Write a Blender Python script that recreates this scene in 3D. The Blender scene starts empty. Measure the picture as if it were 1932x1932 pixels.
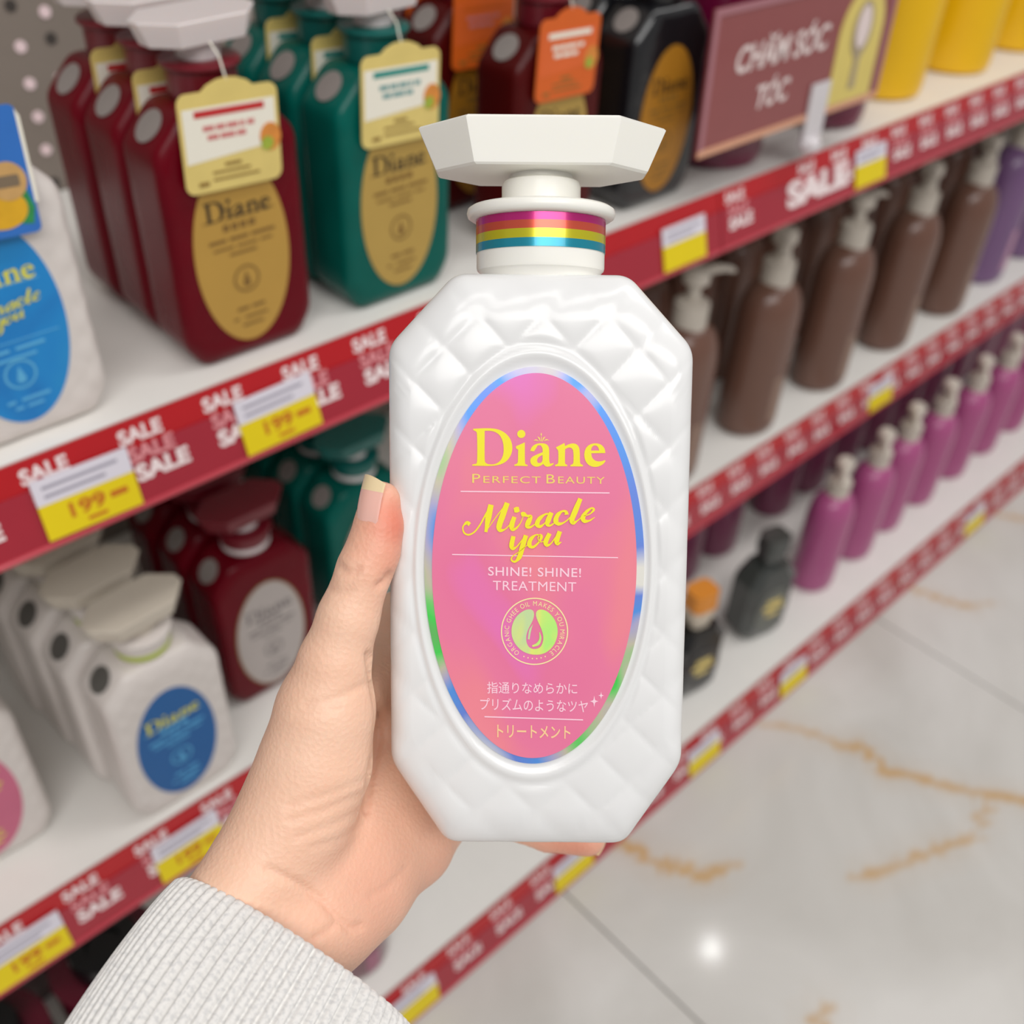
import bpy, math, random
import numpy as np
from mathutils import Matrix, Vector

random.seed(7)
np.random.seed(7)
scene = bpy.context.scene
COL = scene.collection

# ------------------------------------------------------------------ camera
CAM_H = 0.965
CAM = Vector((0.0, 0.0, CAM_H))
F = 1930.0          # focal length for a 1932 px wide frame
R3 = Matrix(((0.72866143, 0.41146053, -0.54749681),
             (-0.68357059, 0.48623206, -0.5443433),
             (0.04223472, 0.77089468, 0.63556087)))
cam_data = bpy.data.cameras.new('camera')
cam = bpy.data.objects.new('camera', cam_data)
COL.objects.link(cam)
cam.matrix_world = Matrix.Translation(CAM) @ R3.to_4x4()
cam_data.sensor_width = 36.0
cam_data.lens = 36.0 * F / 1932.0
cam_data.clip_start = 0.01
cam_data.clip_end = 50
cam_data.dof.use_dof = True
cam_data.dof.focus_distance = 0.286
cam_data.dof.aperture_fstop = cam_data.lens / 3.9      # aperture about 4 mm wide
scene.camera = cam

# ------------------------------------------------------------------ world and store lights
world = bpy.data.worlds.new('World')
scene.world = world
world.use_nodes = True
bg = world.node_tree.nodes['Background']
bg.inputs[0].default_value = (1.0, 0.985, 0.97, 1)
bg.inputs[1].default_value = 0.29


def area(name, loc, size, size_y, power, target=None, shape='RECTANGLE', color=(1, 0.985, 0.965)):
    l = bpy.data.lights.new(name, 'AREA')
    l.shape = shape
    l.size = size
    if shape in ('RECTANGLE', 'ELLIPSE'):
        l.size_y = size_y
    l.energy = power
    l.color = color
    o = bpy.data.objects.new(name, l)
    COL.objects.link(o)
    o.location = loc
    if target is not None:
        o.rotation_euler = (Vector(target) - Vector(loc)).to_track_quat('-Z', 'Y').to_euler()
    return o


area('ceiling_panel_light', (0.3, -0.35, 2.9), 3.2, 0.35, 16)
area('ceiling_panel_light', (-0.7, -1.7, 2.9), 3.0, 0.9, 46, target=(0.1, 0.0, 0.8))  # strengthened and aimed as added frontal fill from behind the camera
area('ceiling_panel_light', (2.4, -0.5, 2.9), 2.4, 0.35, 18)

vs = scene.view_settings
vs.view_transform = 'Standard'
vs.look = 'None'
vs.exposure = 0.16
vs.gamma = 1.0
vs.use_curve_mapping = False

# ------------------------------------------------------------------ frames and measuring helpers
K = 1.07e-3        # one unit of the held bottle and hand, in metres


def ray_world(px, py):
    return (R3 @ Vector(((px - 966) / F, -(py - 966) / F, -1.0)))


def floor_point(px, py, z=0.0):
    d = ray_world(px, py)
    t = (z - CAM_H) / d.z
    return CAM + d * t


def held(px, py, dist):
    """camera frame point, in units of K, of something seen at px, py that is dist units away"""
    dist = dist + 21.4
    return np.array([(px - 966) * dist / F, (966 - py) * dist / F, -dist])


HELD_FRAME = Matrix.Translation(CAM) @ R3.to_4x4()

# ------------------------------------------------------------------ materials
MATS = {}


def srgb(h):
    if isinstance(h, str):
        h = h.lstrip('#')
        c = [int(h[i:i + 2], 16) / 255 for i in (0, 2, 4)]
    else:
        c = h
    return tuple((x / 12.92 if x <= 0.04045 else ((x + 0.055) / 1.055) ** 2.4) for x in c)


def mat(name, color, rough=0.4, metallic=0.0, vary=0.06, scale=40.0, bump=0.0, bump_scale=300.0, coat=0.0,
        sss=0.0, sss_radius=(0.01, 0.006, 0.004), transmission=0.0, alpha=1.0, spec=0.5, emission=None, ior=None):
    if name in MATS:
        return MATS[name]
    m = bpy.data.materials.new(name)
    m.use_nodes = True
    nt = m.node_tree
    N, L = nt.nodes, nt.links
    b = N['Principled BSDF']
    c = srgb(color)
    b.inputs['Roughness'].default_value = rough
    b.inputs['Metallic'].default_value = metallic
    b.inputs['Specular IOR Level'].default_value = spec
    b.inputs['Coat Weight'].default_value = coat
    b.inputs['Coat Roughness'].default_value = 0.06
    b.inputs['Transmission Weight'].default_value = transmission
    b.inputs['Alpha'].default_value = alpha
    if ior:
        b.inputs['IOR'].default_value = ior
    if sss:
        b.inputs['Subsurface Weight'].default_value = sss
        b.inputs['Subsurface Radius'].default_value = sss_radius
        b.inputs['Subsurface Scale'].default_value = 1.0
    tc = N.new('ShaderNodeTexCoord')
    nz = N.new('ShaderNodeTexNoise')
    nz.inputs['Scale'].default_value = scale
    nz.inputs['Detail'].default_value = 3
    L.new(tc.outputs['Object'], nz.inputs['Vector'])
    mix = N.new('ShaderNodeMix')
    mix.data_type = 'RGBA'
    lo = tuple(max(0, x * (1 - vary)) for x in c) + (1,)
    hi = tuple(min(1, x * (1 + vary)) for x in c) + (1,)
    mix.inputs[6].default_value = lo
    mix.inputs[7].default_value = hi
    L.new(nz.outputs['Fac'], mix.inputs[0])
    L.new(mix.outputs[2], b.inputs['Base Color'])
    if bump:
        n2 = N.new('ShaderNodeTexNoise')
        n2.inputs['Scale'].default_value = bump_scale
        n2.inputs['Detail'].default_value = 4
        L.new(tc.outputs['Object'], n2.inputs['Vector'])
        bp = N.new('ShaderNodeBump')
        bp.inputs['Strength'].default_value = bump
        bp.inputs['Distance'].default_value = 0.001
        L.new(n2.outputs['Fac'], bp.inputs['Height'])
        L.new(bp.outputs['Normal'], b.inputs['Normal'])
    if emission:
        b.inputs['Emission Color'].default_value = srgb(emission[0]) + (1,)
        b.inputs['Emission Strength'].default_value = emission[1]
    MATS[name] = m
    return m


def ramp_mat(name, stops, rough=0.3, metallic=0.0, scale=8.0, distort=1.0, vec_scale=(1, 1, 1), coat=0.0, detail=2.0, seed=0.0):
    """a print or foil with wandering hues: a colour ramp driven by noise"""
    m = bpy.data.materials.new(name)
    m.use_nodes = True
    N, L = m.node_tree.nodes, m.node_tree.links
    b = N['Principled BSDF']
    b.inputs['Roughness'].default_value = rough
    b.inputs['Metallic'].default_value = metallic
    b.inputs['Coat Weight'].default_value = coat
    tc = N.new('ShaderNodeTexCoord')
    mp = N.new('ShaderNodeMapping')
    mp.inputs['Scale'].default_value = vec_scale
    mp.inputs['Location'].default_value = (seed, seed * 1.7, seed * 0.6)
    nz = N.new('ShaderNodeTexNoise')
    nz.inputs['Scale'].default_value = scale
    nz.inputs['Detail'].default_value = detail
    nz.inputs['Distortion'].default_value = distort
    cr = N.new('ShaderNodeValToRGB')
    els = cr.color_ramp.elements
    while len(els) < len(stops):
        els.new(0.5)
    for e, (p, c) in zip(els, stops):
        e.position = p
        e.color = srgb(c) + (1,)
    L.new(tc.outputs['Object'], mp.inputs['Vector'])
    L.new(mp.outputs['Vector'], nz.inputs['Vector'])
    L.new(nz.outputs['Fac'], cr.inputs['Fac'])
    L.new(cr.outputs['Color'], b.inputs['Base Color'])
    MATS[name] = m
    return m


# ------------------------------------------------------------------ mesh helpers
class MB:
    def __init__(self):
        self.v = []
        self.f = []

    def add(self, v, f):
        o = len(self.v)
        self.v.extend([tuple(map(float, p)) for p in v])
        self.f.extend([tuple(i + o for i in q) for q in f])
        return self

    def box(self, x0, x1, y0, y1, z0, z1):
        v = [(x, y, z) for z in (z0, z1) for y in (y0, y1) for x in (x0, x1)]
        f = [(0, 2, 3, 1), (4, 5, 7, 6), (0, 1, 5, 4), (2, 6, 7, 3), (0, 4, 6, 2), (1, 3, 7, 5)]
        return self.add(v, f)

    def lathe(self, prof, n=32, cx=0, cy=0, sx=1.0, sy=1.0, cap=True):
        v, f = [], []
        for r, z in prof:
            for i in range(n):
                a = 2 * math.pi * i / n
                v.append((cx + r * sx * math.cos(a), cy + r * sy * math.sin(a), z))
        for k in range(len(prof) - 1):
            for i in range(n):
                j = (i + 1) % n
                f.append((k * n + i, k * n + j, (k + 1) * n + j, (k + 1) * n + i))
        if cap:
            f.append(tuple(range(n))[::-1])
            f.append(tuple((len(prof) - 1) * n + i for i in range(n)))
        return self.add(v, f)

    def loft(self, rings, cap=True):
        n = len(rings[0])
        v = [p for r in rings for p in r]
        f = []
        for k in range(len(rings) - 1):
            for i in range(n):
                j = (i + 1) % n
                f.append((k * n + i, k * n + j, (k + 1) * n + j, (k + 1) * n + i))
        if cap:
            f.append(tuple(range(n))[::-1])
            f.append(tuple((len(rings) - 1) * n + i for i in range(n)))
        return self.add(v, f)

    def plate(self, outline, y0, y1):
        """a flat plate in the xz plane, y0 its front, y1 its back"""
        n = len(outline)
        v = [(x, y0, z) for x, z in outline] + [(x, y1, z) for x, z in outline]
        f = [tuple(range(n)), tuple(range(2 * n - 1, n - 1, -1))]
        for i in range(n):
            j = (i + 1) % n
            f.append((i, i + n, j + n, j))
        return self.add(v, f)

    def mesh(self, name, smooth=True, angle=35, scale=1.0):
        me = bpy.data.meshes.new(name)
        v = self.v if scale == 1.0 else [(a * scale, b * scale, c * scale) for a, b, c in self.v]
        me.from_pydata(v, [], self.f)
        fix_normals(me)
        finish(me, smooth, angle)
        return me


def fix_normals(me):
    import bmesh
    bm = bmesh.new()
    bm.from_mesh(me)
    bmesh.ops.recalc_face_normals(bm, faces=bm.faces)
    bm.to_mesh(me)
    bm.free()


def finish(me, smooth=True, angle=35):
    if smooth and len(me.polygons):
        me.polygons.foreach_set('use_smooth', [True] * len(me.polygons))
        me.set_sharp_from_angle(angle=math.radians(angle))
    me.update()


def obj(name, me, m=None, parent=None):
    o = bpy.data.objects.new(name, me)
    COL.objects.link(o)
    if m is not None and len(me.materials) == 0:
        me.materials.append(m)
    if parent is not None:
        o.parent = parent
    if name == 'small_print':
        o['kind'] = 'stuff'
    return o


def obj_m(name, me, m, parent=None):
    """shared mesh data, own material on the object"""
    o = obj(name, me, None, parent)
    if len(me.materials) == 0:
        me.materials.append(m)
    o.material_slots[0].link = 'OBJECT'
    o.material_slots[0].material = m
    return o


def thing(name, label, cat, matrix=None, group=None):
    o = bpy.data.objects.new(name, None)
    o.empty_display_size = 0.02
    COL.objects.link(o)
    if matrix is not None:
        o.matrix_world = matrix
    o['label'] = label
    o['category'] = cat
    if group:
        o['group'] = group
    return o


def tag(o, label, cat, group=None, kind=None):
    o['label'] = label
    o['category'] = cat
    if group:
        o['group'] = group
    if kind:
        o['kind'] = kind
    return o


def copy_tree(o, parent=None):
    c = o.copy()
    COL.objects.link(c)
    c.parent = parent
    for ch in o.children:
        copy_tree(ch, c)
    return c


def T(x, y, z, rz=0.0):
    return Matrix.Translation((x, y, z)) @ Matrix.Rotation(rz, 4, 'Z')


def ellipse(cx, cz, rx, rz, n=64):
    return [(cx + rx * math.cos(2 * math.pi * i / n), cz + rz * math.sin(2 * math.pi * i / n)) for i in range(n)]


def rounded_rect(x0, x1, z0, z1, r, n=6):
    pts = []
    for cx, cz, a0 in ((x1 - r, z0 + r, -90), (x1 - r, z1 - r, 0), (x0 + r, z1 - r, 90), (x0 + r, z0 + r, 180)):
        for i in range(n + 1):
            a = math.radians(a0 + 90 * i / n)
            pts.append((cx + r * math.cos(a), cz + r * math.sin(a)))
    return pts


# ------------------------------------------------------------------ lettering
def curve_mesh(loops, name, thick=0.0):
    """closed loops (x, y), holes by overlap, filled in the xz plane facing -y"""
    cu = bpy.data.curves.new(name, 'CURVE')
    cu.dimensions = '2D'
    cu.fill_mode = 'BOTH' if thick else 'FRONT'
    cu.extrude = thick
    for lp in loops:
        s = cu.splines.new('POLY')
        s.points.add(len(lp) - 1)
        for p, (x, y) in zip(s.points, lp):
            p.co = (x, y, 0, 1)
        s.use_cyclic_u = True
    return curve_to_mesh(cu, name)


def curve_to_mesh(cu, name):
    o = bpy.data.objects.new('tmp', cu)
    COL.objects.link(o)
    dg = bpy.context.evaluated_depsgraph_get()
    me = bpy.data.meshes.new_from_object(o.evaluated_get(dg))
    bpy.data.objects.remove(o)
    bpy.data.curves.remove(cu)
    me.name = name
    # turn the xy drawing upright: x stays, y -> z, z -> -y
    n = len(me.vertices)
    co = np.empty(n * 3)
    me.vertices.foreach_get('co', co)
    co = co.reshape(-1, 3)
    me.vertices.foreach_set('co', np.stack([co[:, 0], -co[:, 2], co[:, 1]], 1).ravel())
    me.materials.clear()
    me.update()
    return me


def text_mesh(s, size, name='print', align='CENTER', bold=0.0, spacing=1.0, shear=0.0):
    cu = bpy.data.curves.new(name, 'FONT')
    cu.body = s
    cu.size = size
    cu.align_x = align
    cu.align_y = 'CENTER'
    cu.offset = bold
    cu.space_character = spacing
    cu.shear = shear
    cu.fill_mode = 'FRONT'
    cu.resolution_u = 4
    return curve_to_mesh(cu, name)


def mesh_bounds(me):
    co = np.empty(len(me.vertices) * 3)
    me.vertices.foreach_get('co', co)
    co = co.reshape(-1, 3)
    return co.min(0), co.max(0)


def fit_text(s, x0, x1, z0, z1, bold=0.0, spacing=1.0, shear=0.0):
    """text stretched into a box of the xz plane (units as given)"""
    me = text_mesh(s, 10.0, bold=bold, spacing=spacing, shear=shear)
    a, b = mesh_bounds(me)
    n = len(me.vertices)
    co = np.empty(n * 3)
    me.vertices.foreach_get('co', co)
    co = co.reshape(-1, 3)
    co[:, 0] = x0 + (co[:, 0] - a[0]) / (b[0] - a[0]) * (x1 - x0)
    co[:, 2] = z0 + (co[:, 2] - a[2]) / (b[2] - a[2]) * (z1 - z0)
    me.vertices.foreach_set('co', co.ravel())
    me.update()
    return me


def smooth_loop(pts, it=2, keep=55):
    """corner cutting that leaves sharp corners alone"""
    pts = [np.array(p, float) for p in pts]
    for _ in range(it):
        out = []
        n = len(pts)
        for i in range(n):
            a, b, c = pts[i - 1], pts[i], pts[(i + 1) % n]
            d1, d2 = b - a, c - b
            ang = abs(math.degrees(math.atan2(d1[0] * d2[1] - d1[1] * d2[0], d1 @ d2)))
            if ang > keep:
                out.append(b)
            else:
                out.append(b * 0.75 + a * 0.25)
                out.append(b * 0.75 + c * 0.25)
        pts = out
    return [tuple(p) for p in pts]


def stroke(pts, widths, n=10):
    """a pen stroke: smooth path with a width at each point -> closed loop"""
    P = np.array(pts, float)
    W = np.array(widths, float)
    m = len(P)
    t_all, w_all = [], []
    ext = np.vstack([2 * P[0] - P[1], P, 2 * P[-1] - P[-2]])
    for i in range(m - 1):
        p0, p1, p2, p3 = ext[i], ext[i + 1], ext[i + 2], ext[i + 3]
        for k in range(n):
            t = k / n
            t_all.append(0.5 * ((2 * p1) + (-p0 + p2) * t + (2 * p0 - 5 * p1 + 4 * p2 - p3) * t * t + (-p0 + 3 * p1 - 3 * p2 + p3) * t ** 3))
            s = t * t * (3 - 2 * t)
            w_all.append(W[i] * (1 - s) + W[i + 1] * s)
    t_all.append(P[-1])
    w_all.append(W[-1])
    C = np.array(t_all)
    w = np.array(w_all) / 2
    tan = np.gradient(C, axis=0)
    tan /= np.maximum(np.linalg.norm(tan, axis=1, keepdims=True), 1e-9)
    nr = np.stack([-tan[:, 1], tan[:, 0]], 1)
    return C + nr * w[:, None], C - nr * w[:, None]


def strokes_mb(list_of_strokes, conv, y):
    mb = MB()
    for si, (pts, widths) in enumerate(list_of_strokes):
        ys = y - 0.014 * si * (0.001 if abs(y) < 0.01 and abs(y) > 0 else 1.0)
        a, b = stroke(pts, widths)
        n = len(a)
        v = []
        for i in range(n):
            xa, za = conv(*a[i])
            xb, zb = conv(*b[i])
            v += [(xa, ys, za), (xb, ys, zb)]
        f = [(2 * i, 2 * i + 1, 2 * i + 3, 2 * i + 2) for i in range(n - 1)]
        mb.add(v, f)
    return mb


def disc_loop(cx, cy, r, n=20):
    return [(cx + r * math.cos(2 * math.pi * i / n), cy + r * math.sin(2 * math.pi * i / n)) for i in range(n)]


# the word on the labels, drawn in its own letter space (x right, y down), baseline at 565
WORD_LOOPS = [
    [(185, 165), (300, 158), (400, 160), (470, 175), (530, 208), (580, 262), (605, 330), (606, 400), (588, 455), (545, 515), (470, 553), (370, 565), (175, 560), (178, 548), (222, 538), (231, 505), (229, 220), (218, 192), (188, 180)],
    [(310, 186), (370, 185), (430, 200), (478, 240), (504, 300), (514, 370), (510, 440), (485, 500), (440, 537), (395, 548), (345, 545), (315, 528), (308, 490)],
    [(645, 352), (740, 310), (740, 528), (748, 545), (770, 552), (770, 565), (625, 561), (628, 549), (658, 538), (667, 520), (668, 390), (645, 374)],
    disc_loop(702, 220, 44),
    [(798, 402), (812, 360), (850, 330), (905, 317), (965, 324), (995, 352), (1002, 400), (1000, 510), (1012, 540), (1050, 532), (1046, 548), (1005, 572), (960, 570), (937, 542), (900, 568), (850, 573), (808, 548), (795, 505), (812, 468), (868, 440), (930, 416), (931, 375), (910, 342), (878, 343), (858, 378), (838, 407)],
    [(930, 446), (890, 465), (868, 497), (877, 527), (902, 535), (930, 515)],
    [(1075, 362), (1165, 316), (1172, 350), (1220, 325), (1275, 320), (1315, 345), (1330, 400), (1330, 525), (1340, 545), (1362, 552), (1362, 568), (1228, 568), (1230, 553), (1254, 543), (1262, 525), (1262, 410), (1245, 372), (1210, 362), (1172, 385), (1169, 525), (1175, 543), (1195, 551), (1195, 566), (1065, 566), (1065, 551), (1090, 543), (1099, 525), (1100, 395), (1078, 377)],
    [(1374, 450), (1385, 385), (1425, 335), (1495, 317), (1560, 332), (1598, 378), (1603, 425), (1452, 427), (1460, 478), (1500, 512), (1555, 516), (1598, 500), (1606, 512), (1572, 553), (1510, 577), (1440, 567), (1392, 522)],
    [(1450, 398), (1455, 366), (1480, 342), (1510, 345), (1530, 370), (1536, 398)],
]
WORD_SPRIG = [
    ([(917, 300), (917, 250)], [10, 7]), ([(915, 246), (916, 225), (914, 205)], [4, 14, 2]),
    ([(905, 300), (893, 265), (875, 250)], [5, 16, 4]), ([(928, 300), (942, 265), (960, 250)], [5, 16, 4]),
    ([(890, 298), (862, 285), (835, 292)], [4, 14, 4]), ([(945, 298), (970, 282), (998, 290)], [4, 14, 4]),
]
SCRIPT_STROKES = [
    ([(150, 1192), (122, 1172), (85, 1200), (75, 1240), (95, 1285), (140, 1300), (200, 1270), (262, 1190), (325, 1075), (385, 985)], [42, 38, 16, 14, 18, 18, 16, 16, 18, 26]),
    ([(378, 978), (352, 1100), (322, 1272)], [58, 66, 34]),
    ([(325, 1262), (430, 1112), (545, 965)], [8, 10, 14]),
    ([(552, 958), (500, 1100), (465, 1205), (475, 1250), (530, 1240), (595, 1170), (630, 1110)], [56, 64, 60, 44, 14, 8, 10]),
    ([(628, 1108), (600, 1195), (608, 1238), (645, 1232), (692, 1175), (722, 1105)], [46, 56, 46, 22, 10, 8]),
    ([(624, 1038), (652, 1032), (680, 1026)], [50, 62, 50]),
    ([(700, 1085), (725, 1080), (765, 1098), (802, 1108), (778, 1165), (768, 1205), (795, 1220), (850, 1185), (885, 1140)], [40, 52, 24, 40, 56, 52, 24, 10, 8]),
    ([(1020, 1078), (960, 1080), (895, 1130), (872, 1185), (900, 1212), (950, 1180), (1015, 1100)], [14, 20, 44, 52, 34, 14, 10]),
    ([(1025, 1062), (992, 1140), (982, 1185), (1010, 1202), (1065, 1165), (1095, 1120)], [48, 56, 46, 20, 10, 8]),
    ([(1188, 1085), (1182, 1055), (1140, 1048), (1090, 1092), (1072, 1150), (1100, 1183), (1165, 1165), (1240, 1095), (1300, 1000)], [44, 30, 22, 46, 56, 38, 16, 10, 10]),
    ([(1335, 912), (1282, 1040), (1245, 1135), (1258, 1172), (1312, 1142), (1372, 1082)], [48, 60, 56, 40, 12, 8]),
    ([(1372, 1098), (1435, 1078), (1478, 1032), (1455, 1014), (1398, 1055), (1362, 1115), (1378, 1152), (1432, 1148), (1488, 1112)], [8, 12, 26, 18, 34, 52, 42, 18, 8]),
    ([(618, 1315), (598, 1410), (612, 1445), (655, 1425), (725, 1335)], [46, 52, 40, 14, 10]),
    ([(752, 1305), (712, 1435), (685, 1530), (640, 1585), (600, 1575), (605, 1535), (680, 1480), (785, 1395)], [48, 56, 50, 24, 18, 12, 8, 8]),
    ([(905, 1310), (860, 1300), (805, 1345), (788, 1405), (825, 1432), (885, 1385), (918, 1325), (905, 1300), (880, 1335), (905, 1375), (955, 1365)], [18, 14, 42, 50, 28, 18, 30, 20, 10, 10, 8]),
    ([(1005, 1285), (965, 1370), (975, 1408), (1020, 1392), (1095, 1285)], [46, 52, 40, 14, 10]),
    ([(1115, 1262), (1082, 1360), (1090, 1395), (1132, 1378)], [48, 54, 36, 8]),
]


def label_word_mesh(conv, name='brand_lettering'):
    return curve_mesh([[conv(*p) for p in smooth_loop(lp)] for lp in WORD_LOOPS], name)


# ------------------------------------------------------------------ the faceted pump bottle shared by held and shelf bottles
OCT_HELD = [(-24.3, -76.4), (24.3, -76.4), (39.4, -53.3), (39.4, 57.8), (22.3, 76.3), (-22.3, 76.3), (-39.4, 57.8), (-39.4, -53.3)]
OCT_SHELF = [(-31.0, -61.0), (31.0, -61.0), (40.0, -47.0), (40.0, 58.0), (22.5, 76.5), (-22.5, 76.5), (-40.0, 58.0), (-40.0, -47.0)]
OCT = OCT_SHELF
HALF_D = 20.5
LABEL_C = (-1.2, 0.5)
LABEL_R = (28.5, 52.0)


def rounded_outline(pts, r, per_edge, per_arc):
    out = []
    n = len(pts)
    P = [np.array(p, float) for p in pts]
    starts, ends = [], []
    for i in range(n):
        a, b, c = P[i - 1], P[i], P[(i + 1) % n]
        u = (a - b) / np.linalg.norm(a - b)
        w = (c - b) / np.linalg.norm(c - b)
        starts.append(b + u * r)
        ends.append(b + w * r)
    for i in range(n):
        b = P[i]
        s, e = starts[i], ends[i]
        for k in range(per_arc):
            t = k / per_arc
            out.append((1 - t) ** 2 * s + 2 * t * (1 - t) * b + t * t * e)
        nx = starts[(i + 1) % n]
        L = np.linalg.norm(nx - e)
        m = max(2, int(round(L / per_edge)))
        for k in range(m):
            out.append(e + (nx - e) * k / m)
    return np.array(out)


def bottle_body_mesh(name, step=1.6, rings=44, quilt=1.0, pitch=16.2, corner=5.0, lip=0.8):
    out = rounded_outline(OCT, corner, step, max(3, int(8 / step)))
    n = len(out)
    ctr = np.array([0.0, 0.0])
    s_flat = np.linspace(0.04, 1 - 6.0 / 40.0, rings)
    arcs = np.linspace(0, math.pi / 2, 8)[1:]
    prof = [(s, 0.0, 1.0) for s in s_flat]
    for a in arcs:
        prof.append((1 - 6.0 / 40.0 * (1 - math.sin(a)), 6.0 * (1 - math.cos(a)), 1.0))
    side = np.linspace(6.0, 2 * HALF_D - 6.0, 6)[1:-1]

    def disp(x, z, sgn):
        e = np.sqrt(((x - LABEL_C[0]) / LABEL_R[0]) ** 2 + ((z - LABEL_C[1]) / LABEL_R[1]) ** 2)
        u = (x + z) / pitch
        w = (x - z) / pitch
        fu = np.abs(u - np.floor(u) - 0.5) * 2
        fw = np.abs(w - np.floor(w) - 0.5) * 2
        h = (1 - fu ** 2.0) * (1 - fw ** 2.0)
        h = np.sqrt(np.clip(h, 0, 1)) * quilt
        m = np.clip((e - 1.11) / 0.05, 0, 1)
        m = m * m * (3 - 2 * m)
        bump = np.clip(1 - np.abs(e - 1.07) / 0.05, 0, 1)
        return h * m + lip * bump * bump * (3 - 2 * bump)

    ringv = []
    for s, dy, _ in prof:
        xz = ctr + (out - ctr) * s
        fade = 1.0 if dy == 0 else max(0.0, 1 - (dy / 6.0) ** 1.5) * 0.9 + 0.1
        y = -HALF_D + dy + 0.9 * s ** 4 - disp(xz[:, 0], xz[:, 1], -1) * fade
        ringv.append(np.stack([xz[:, 0], y, xz[:, 1]], 1))
    for d in side:
        ringv.append(np.stack([out[:, 0], np.full(n, -HALF_D + d), out[:, 1]], 1))
    for r in [r for r in ringv[:len(prof)]][::-1]:
        q = r.copy()
        q[:, 1] *= -1
        ringv.append(q)
    V = np.concatenate(ringv)
    nr = len(ringv)
    i = np.arange(n)
    j = (i + 1) % n
    F_ = []
    for k in range(nr - 1):
        F_ += list(zip((k * n + i).tolist(), (k * n + j).tolist(), ((k + 1) * n + j).tolist(), ((k + 1) * n + i).tolist()))
    F_.append(tuple(range(n))[::-1])
    F_.append(tuple((nr - 1) * n + q for q in range(n)))
    V[:, 2] += ZB
    me = bpy.data.meshes.new(name)
    me.from_pydata((V * K).tolist(), [], F_)
    fix_normals(me)
    finish(me, True, 60)
    return me


ZB = 61.0           # body centre above the base, in units


def octagon(hw, hd, fw, fd, z):
    return [(-fw, -hd, z), (fw, -hd, z), (hw, -fd, z), (hw, fd, z), (fw, hd, z), (-fw, hd, z), (-hw, fd, z), (-hw, -fd, z)]


def pump_head_mesh(name):
    mb = MB()
    mb.loft([octagon(27.4, 14.4, 16.9, 3.9, ZB + 103.8), octagon(28.0, 15.0, 17.5, 4.5, ZB + 104.3), octagon(32.6, 17.0, 19.5, 3.9, ZB + 114.9), octagon(32.1, 16.5, 19.0, 3.4, ZB + 115.5)])
    return mb.mesh(name, True, 12, K)


def stem_mesh(name, n=40):
    mb = MB()
    mb.lathe([(8.3, ZB + 100.5), (8.3, ZB + 104.0)], n)
    mb.lathe([(10.6, ZB + 93.5), (10.6, ZB + 100.8), (10.2, ZB + 101.9), (9.4, ZB + 102.4), (8.0, ZB + 102.5)], n)
    return mb.mesh(name, True, 35, K)


def collar_mesh(name, n=64):
    mb = MB()
    mb.lathe([(16.0, ZB + 75.5), (16.2, ZB + 77.6), (16.8, ZB + 78.4), (17.1, ZB + 78.6), (17.3, ZB + 79.4), (17.3, ZB + 91.9), (18.8, ZB + 92.0), (19.7, ZB + 92.6), (20.0, ZB + 93.6), (19.7, ZB + 94.7), (18.8, ZB + 95.3), (11.5, ZB + 95.5)], n)
    return mb.mesh(name, True, 40, K)


def band_mesh(name, z0, z1, r=17.45, n=72):
    mb = MB()
    mb.lathe([(r - 0.3, ZB + z0), (r, ZB + z0), (r, ZB + z1), (r - 0.3, ZB + z1)], n)
    return mb.mesh(name, True, 40, K)


def ellipse_plate(name, cx, cz, rx, rz, y0, y1, n=96):
    mb = MB()
    mb.plate([(x, z + ZB) for x, z in ellipse(cx, cz, rx, rz, n)], y0, y1)
    return mb.mesh(name, True, 40, K)


# ------------------------------------------------------------------ shelf geometry
D0 = 0.480
Z_TOP, Z_MID, Z_LOW = 0.6357, 0.2930, 0.0533
Y_LOW = 0.3625
BACK_Y = 0.800
X0, X1 = -0.9, 4.6

white_metal = mat('white_shelf_enamel', '#e9e6e1', 0.35, vary=0.03, bump=0.02)
steel_grey = mat('grey_pegboard_paint', '#8a7f76', 0.5, vary=0.05, scale=15)


def shelf_board(label, z, yf):
    root = thing('shelf_board', label, 'shelf', T(0, yf, z))
    mb = MB().box(X0, X1, 0.0, BACK_Y - yf - 0.002, -0.004, 0.0)
    obj('deck', mb.mesh('deck', False), white_metal, root)
    mb = MB().box(X0, X1, 0.0, 0.012, -0.032, -0.0042)
    obj('front_edge', mb.mesh('front_edge', False), white_metal, root)
    mb = MB().box(X0, X1, BACK_Y - yf - 0.03, BACK_Y - yf - 0.002, -0.03, -0.0042)
    obj('rear_edge', mb.mesh('rear_edge', False), white_metal, root)
    return root


shelf_board('white metal top shelf carrying the red, teal and black bottles', Z_TOP, D0)
shelf_board('white metal middle shelf carrying the brown pump bottles', Z_MID, D0)
shelf_board('white metal bottom shelf carrying the pink pump bottles just above the floor', Z_LOW, Y_LOW)

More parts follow.
